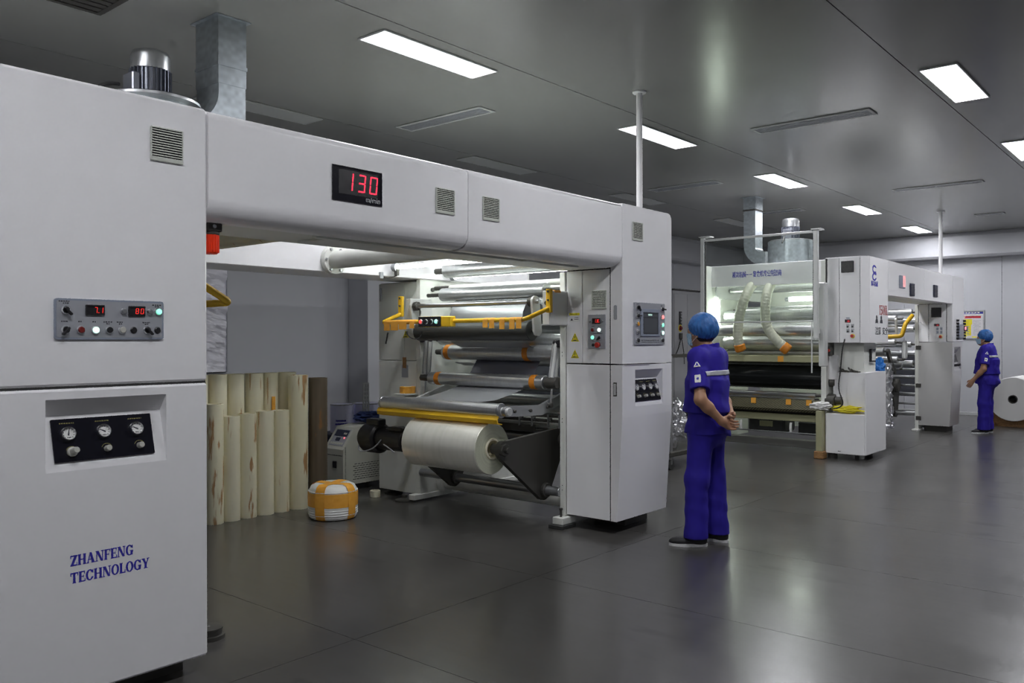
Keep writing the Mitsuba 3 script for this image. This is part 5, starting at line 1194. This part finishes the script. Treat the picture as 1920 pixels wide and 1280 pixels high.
# ------------------------------------------------------------------ the two workers
def person(label, pos, facing, head_turn, feet, arms, girth, height, net_seed):
    """local axes: x right, y forward, z up; feet: (x, y, turn) of left and right; arms: per side elbow, wrist, and the hand's fingers"""
    t = thing('person', label, 'person'); S = height / 1.74
    ca, sn = math.cos(facing), math.sin(facing); M = np.eye(4); M[:3, 0] = (sn, -ca, 0); M[:3, 1] = (ca, sn, 0); M[:3, 3] = (pos[0], pos[1], 0); M[:3, :3] *= S
    def put(m):
        m = m.copy(); m.apply_transform(M); return m
    A = lambda *q: np.array(q, float); g = girth
    # head frame
    hc = A(0, .035, 1.592); ct, st = math.cos(head_turn), math.sin(head_turn); HM = np.array([[ct, -st, 0], [st, ct, 0], [0, 0, 1.0]])
    def hl(P): return (P - hc) @ HM          # into head space
    def hw(p): return hc + HM @ A(*p)
    def head(P):
        q = hl(P)
        d = smin(.05, ell(q, (0, -.012, .028), (.076, .095, .092)), ell(q, (0, .028, -.045), (.058, .066, .072)), ell(q, (0, .052, -.088), (.030, .030, .022)))
        d = smin(.02, d, ell(q, (0, .094, -.020), (.013, .022, .026)), ell(q, (0, .082, .022), (.050, .016, .012)))
        d = smin(.012, d, ell(q, (0, .088, -.062), (.024, .010, .008)))
        for s in (-1, 1):
            d = smax(.012, d, -ell(q, (s * .032, .100, .006), (.018, .013, .011))); d = smin(.006, d, ell(q, (s * .032, .083, .006), (.012, .012, .012)))
            d = smin(.012, d, ell(q, (s * .079, -.012, -.008), (.010, .020, .033)))
        return d
    nb = A(0, -.035, 1.42)
    sh = [A(-.160 * g, -.015, 1.405), A(.160 * g, -.015, 1.405)]
    def arm_d(P, i):
        e, w = arms[i]['elbow'], arms[i]['wrist']; ga = .85 + .25 * (g - 1) + .15
        return smin(.03, cap(P, sh[i], e, .050 * ga, .041 * ga), cap(P, e, e + (w - e) * .35, .041 * ga, .040 * ga), cap(P, e + (w - e) * .35, w, .040 * ga, .0265))
    def hand_prims(i):
        a = arms[i]; w = a['wrist']; f = a['dir'] / np.linalg.norm(a['dir']); n = a['palm'] - f * (a['palm'] @ f); n /= np.linalg.norm(n); s = np.cross(f, n) * a.get('side', 1.0)
        out = [(w, w + f * .03, .027, .030)]; palm = []
        for k, off in enumerate((-.030, -.010, .010, .028)): palm.append((w + f * .015 + s * off * .6, w + f * .088 + s * off, .0165, .0125))
        fing = []
        for k, (off, L) in enumerate(zip((-.031, -.010, .011, .030), (.070, .078, .074, .058))):
            b = w + f * .090 + s * off; d = f.copy(); r = .0092
            for j, (q, bend_) in enumerate(zip((.45, .32, .23), a['curl'])):
                c, s_ = math.cos(bend_), math.sin(bend_); d = d * c + np.cross(np.cross(d, n), d) * s_; d /= np.linalg.norm(d)
                e = b + d * L * q; fing.append((b, e, r, r - .0008)); b = e; r -= .0008
        tb = w + f * .030 - s * .030 + n * .006; t1 = tb + (f * .6 - s * .55 + n * .45) * .038; t2 = t1 + (f * .85 - s * .05 + n * .5) * .030
        return out, palm, [(tb, t1, .0135, .011), (t1, t2, .0105, .0088)], fing
    def hand(P, i):
        w_, palm, th, fing = hand_prims(i); d = smin(.015, *[cap(P, *q) for q in w_ + palm]); d = smin(.010, d, smin(.008, *[cap(P, *q) for q in th]))
        for k in range(4): d = smin(.005, d, smin(.004, *[cap(P, *q) for q in fing[3 * k:3 * k + 3]]))
        return smin(.02, d, arm_d(P, i))
    hip = [A(-.092 * g, -.01, .90), A(.092 * g, -.01, .90)]
    foot = [A(feet[i][0], feet[i][1], 0) for i in (0, 1)]; ank = [foot[i] + A(0, 0, .085) for i in (0, 1)]
    knee = [(hip[i] + ank[i]) / 2 + A(0, .008, .01) for i in (0, 1)]
    def torso(P, o=0.0):
        d = smin(.09, ell(P, (0, -.012, 1.27), (.165 * g + o, .112 * g + o, .20 + o)), ell(P, (0, .0, 1.05), (.150 * g + o, .108 * g + o, .20 + o)), ell(P, (0, -.012, .915), (.163 * g + o, .122 * g + o, .15 + o)))
        return smin(.06, d, cap(P, sh[0], sh[1], .062 + o), cap(P, nb + A(0, 0, -.04), nb, .075 + o * .6))
    def body(P):
        d = smin(.03, torso(P, -.012), cap(P, nb, hc + A(0, -.02, -.05), .056 * (1 + .5 * (g - 1)), .052))
        d = smin(.02, d, head(P))
        for i in (0, 1):
            d = smin(.02, d, arm_d(P, i)); d = smin(.03, d, smin(.03, cap(P, hip[i], knee[i], .075, .05), cap(P, knee[i], ank[i], .05, .036)))
        return d
    wr = [arms[i]['wrist'] for i in (0, 1)]
    cut = [arms[i]['elbow'] + (arms[i]['wrist'] - arms[i]['elbow']) * .86 for i in (0, 1)]
    fd = [(arms[i]['wrist'] - arms[i]['elbow']) / np.linalg.norm(arms[i]['wrist'] - arms[i]['elbow']) for i in (0, 1)]
    def body_only(P):
        return body(P)
    ext_x = max(abs(arms[0]['elbow'][0]), abs(arms[1]['elbow'][0])) + .10
    mb = snet(body_only, (-ext_x, -.34, .02), (ext_x, .34, 1.76), .0078)
    parts = [merged(mb)]
    for i in (0, 1):
        c = wr[i] + fd[i] * .06; r = .16
        parts.append(merged(snet(lambda P, i=i: np.maximum(hand(P, i), np.linalg.norm(P - c, axis=1) - .155), c - r, c + r, .0034)))
    try:
        u = mf(parts[0]) + mf(parts[1]) + mf(parts[2]); bm = tm(u)
        if len(bm.faces) < 1000: raise ValueError
    except Exception: bm = cat(*parts)
    obj('body', put(bm), 'skin', t, True)
    # shirt with short sleeves
    se = [sh[i] + (arms[i]['elbow'] - sh[i]) * .78 for i in (0, 1)]
    def fold(P, a, s): return a * (meshkit.fbm(P * np.array(s) + net_seed, 3, net_seed) - .5) * 2
    hem = .83
    def shirt0(P):
        fl = np.clip((1.15 - P[:, 2]) / .35, 0, 1) * .030
        tb = np.maximum((np.sqrt((P[:, 0] / (.170 * g + fl)) ** 2 + ((P[:, 1] + .014) / (.130 * g + fl)) ** 2) - 1) * .14, np.abs(P[:, 2] - .95) - .27)
        d = smin(.08, torso(np.where((P[:, 2] < 1.0)[:, None], 9.0, P), .022), tb)
        for i in (0, 1):
            ax = (se[i] - sh[i]) / np.linalg.norm(se[i] - sh[i]); sl = cap(P, sh[i], se[i] + ax * .05, .066 + .02 * (g - 1), .076 + .03 * (g - 1)); sl = np.maximum(sl, (P - se[i]) @ ax); d = smin(.035, d, sl)
        d = smax(.003, d, hem + .012 * np.sin(P[:, 0] * 14 + net_seed) - P[:, 2])
        # neck opening
        nk = cap(P, nb + A(0, .03, .0), nb + A(0, .10, .20), .062, .10); return smax(.01, d, -nk)
    def shirt(P): return shirt0(P) + fold(P, .011, (11, 11, 5)) + .0055 * np.sin(P[:, 2] * 34 + P[:, 0] * 9 + 3 * meshkit.noise(P * 5, 2)) * np.clip((1.25 - P[:, 2]) * 3, 0, 1)
    lo, hi = A(-.40 * max(g, 1), -.30, .78), A(.40 * max(g, 1), .30, 1.56)
    obj('shirt', put(snet(shirt, lo, hi, .0085)), 'cloth', t, True)
    def collar(P):
        q = P - (nb + A(0, .012, .035)); r = np.sqrt((q[:, 0] / 1.0) ** 2 + (q[:, 1] / 1.08) ** 2); tl = q[:, 2] + q[:, 1] * .42
        return np.maximum(np.abs(r - (.073 + .10 * np.clip(-tl, -.02, .06))) - .006, np.abs(tl) - .030)
    obj('collar', put(snet(collar, nb - .16, nb + .17, .005)), 'cloth', t, True)
    def band(P): return np.maximum(np.maximum(shirt(P) - .006, np.abs(P[:, 2] - 1.292 - .10 * np.maximum(0, .16 - np.abs(P[:, 0])) * .25) - .0185), P[:, 1] + .015 + .0 * P[:, 0])
    obj('reflective_stripe', put(snet(band, A(-.235 * g, -.26, 1.24), A(.235 * g, .02, 1.36), .0065)), 'reflect', t, True, label='grey reflective stripe across the back')
    # sleeve badges on the left arm
    ax = (se[0] - sh[0]) / np.linalg.norm(se[0] - sh[0])
    for k, (f, shp) in enumerate(((.30, sg.Polygon([(-.026, -.02), (.026, -.02), (0, .028)])), (.74, rrect(-.022, .022, -.030, .030, .004)))):
        c = sh[0] + (se[0] - sh[0]) * f; lat = A(-1, -.28, .1); lat = lat - ax * (lat @ ax); lat /= np.linalg.norm(lat)
        s_ = 0.0
        for _ in range(40):
            if shirt((c + lat * s_)[None])[0] > 0: break
            s_ += .004
        P = Frame(c + lat * (s_ - .002), np.cross(-ax, lat), -ax)
        kk = obj('sleeve_badge', put(P.poly(shp, -.006, .004)), 'label_white', t, label='white badge on the sleeve')
        obj('badge_mark', put(P.poly(sg.Point(0, 0).buffer(.009, 8) if k else sg.Polygon([(-.012, -.012), (.012, -.012), (0, .014)]), .004, .005)), 'ink_blue', kk)
    # trousers
    def trousers(P):
        d = smin(.06, ell(P, (0, -.012, .91), (.165 * g, .130 * g, .14)), ell(P, (0, -.03, .86), (.160 * g, .125 * g, .12)))
        leg = []
        for i in (0, 1):
            l = smin(.05, cap(P, hip[i] + A(0, 0, -.02), knee[i], .098 * (1 + .6 * (g - 1)), .084 * (1 + .5 * (g - 1))), cap(P, knee[i], ank[i] + A(0, -.01, -.02), .084 * (1 + .5 * (g - 1)), .088 * (1 + .4 * (g - 1))))
            leg.append(l)
        d = smin(.05, d, smin(.012, *leg)); k = np.clip((.75 - P[:, 2]) * 2, 0, 1)
        d = d + fold(P, .010, (10, 10, 5)) + .0025 * k * np.sin(P[:, 2] * 46 + P[:, 0] * 15 + 5 * meshkit.noise(P * 4, 5))
        return smax(.006, d, .062 - P[:, 2])
    obj('trousers', put(snet(trousers, A(-.30 * g, -.30, .04), A(.30 * g, .30, 1.0), .0085)), 'cloth', t, True)
    # shoes
    for i in (0, 1):
        a = feet[i][2]; R2 = np.array([[math.cos(a), -math.sin(a), 0], [math.sin(a), math.cos(a), 0], [0, 0, 1.0]]); o = foot[i]
        def loc(P): return (P - o) @ R2
        def shoe(P):
            q = loc(P); d = smin(.03, ell(q, (0, -.030, .045), (.042, .062, .055)), ell(q, (0, .095, .032), (.046, .095, .036)), cap(q, (0, -.025, .05), (0, -.030, .10), .042, .045))
            return np.maximum(smax(.006, d, .018 - q[:, 2]), q[:, 2] - .092)
        k = obj('shoe', put(snet(shoe, o + A(-.22, -.22, .0), o + A(.22, .22, .12), .006)), 'shoe', t, True, label='black cloth shoe with a white sole')
        th = np.linspace(0, 2 * math.pi, 40); ol = sg.Polygon([(math.sin(q) * (.044 + .006 * (math.cos(q) > 0)), .048 + .142 * math.cos(q)) for q in th])
        m = ext(ol, .021); m.apply_transform(np.vstack([np.hstack([R2, o[:, None]]), [0, 0, 0, 1]])); obj('sole', put(m), 'sole', k)
    # hair, net cap, mask
    def hair(P):
        q = hl(P); return np.maximum(ell(q, (0, -.018, .010), (.084, .100, .100)), np.maximum(q[:, 1] - .02 + .55 * np.maximum(0, -q[:, 2]), -q[:, 2] - .085))
    obj('hair', put(snet(hair, hc - .16, hc + .16, .006)), 'hair', t, True)
    def net(P):
        q = hl(P); a = np.arctan2(q[:, 0], q[:, 1]); d = smin(.03, ell(q, (0, -.020, .052), (.106, .112, .104)), ell(q, (0, -.040, .025), (.100, .090, .092)))
        d = d + .0048 * np.sin(a * 26 + 6 * meshkit.noise(q * 12, net_seed)) * np.clip(1 - np.abs(q[:, 2] - .01) * 9, .15, 1) +   .016 * (meshkit.fbm(q * 16 + net_seed, 3) - .5)
        return smax(.012, d, -(q[:, 2] + .030 - .62 * np.maximum(q[:, 1], -.05) * .75 + .0 * a))
    obj('hair_net', put(snet(net, hc - .20, hc + .20, .0062)), 'net', t, True, label='blue gathered hair net')
    def mask(P):
        q = hl(P); d = np.maximum(head(P) - .007, -(head(P) - .002)); return np.maximum(np.maximum(d, .040 - q[:, 1]), np.maximum(q[:, 2] + .004, -q[:, 2] - .098))
    obj('face_mask', put(snet(mask, hc - .17, hc + .17, .005)), 'mask', t, True, label='pale blue face mask')
    kk = [put(tube(spline([hw((s * .058, .052, z0)), hw((s * .074, .018, z0 * .7)), hw((s * .090, -.016, z1))], 10), .0028, 6)) for s in (-1, 1) for z0, z1 in ((-.020, .018), (-.078, -.030))]
    obj('mask_strap', kk, 'strap', t, True)
    return t
V3 = lambda *q: np.array(q, float)
D = math.radians
person('worker in blue overalls and hair net, hands clasped behind the back, beside the near machine', (5.812, 2.995), D(93), D(-5), ((-.115, .035, D(30)), (.125, -.035, D(2))),
       [dict(elbow=V3(-.275, -.085, 1.105), wrist=V3(-.150, -.190, .950), dir=V3(.72, -.20, -.30), palm=V3(-.2, -.8, .2), curl=(.55, .7, .6)),
        dict(elbow=V3(.200, -.05, 1.11), wrist=V3(.050, -.185, .975), dir=V3(-.85, -.15, -.35), palm=V3(.1, -.9, -.2), curl=(.45, .6, .5), side=-1.0)], 1.0, 1.742, 3)
person('heavier worker in blue overalls and hair net far away, beside the big white roll', (15.66, 2.99), D(97), D(3), ((-.10, .04, D(30)), (.12, .0, D(10))),
       [dict(elbow=V3(-.300, .02, 1.085), wrist=V3(-.290, .17, .90), dir=V3(-.02, .45, -.75), palm=V3(.9, .1, .1), curl=(.35, .45, .4)),
        dict(elbow=V3(.295, .0, 1.09), wrist=V3(.285, .02, .85), dir=V3(.02, .1, -.85), palm=V3(-.9, .1, .1), curl=(.35, .45, .4), side=-1.0)], 1.22, 1.705, 8)
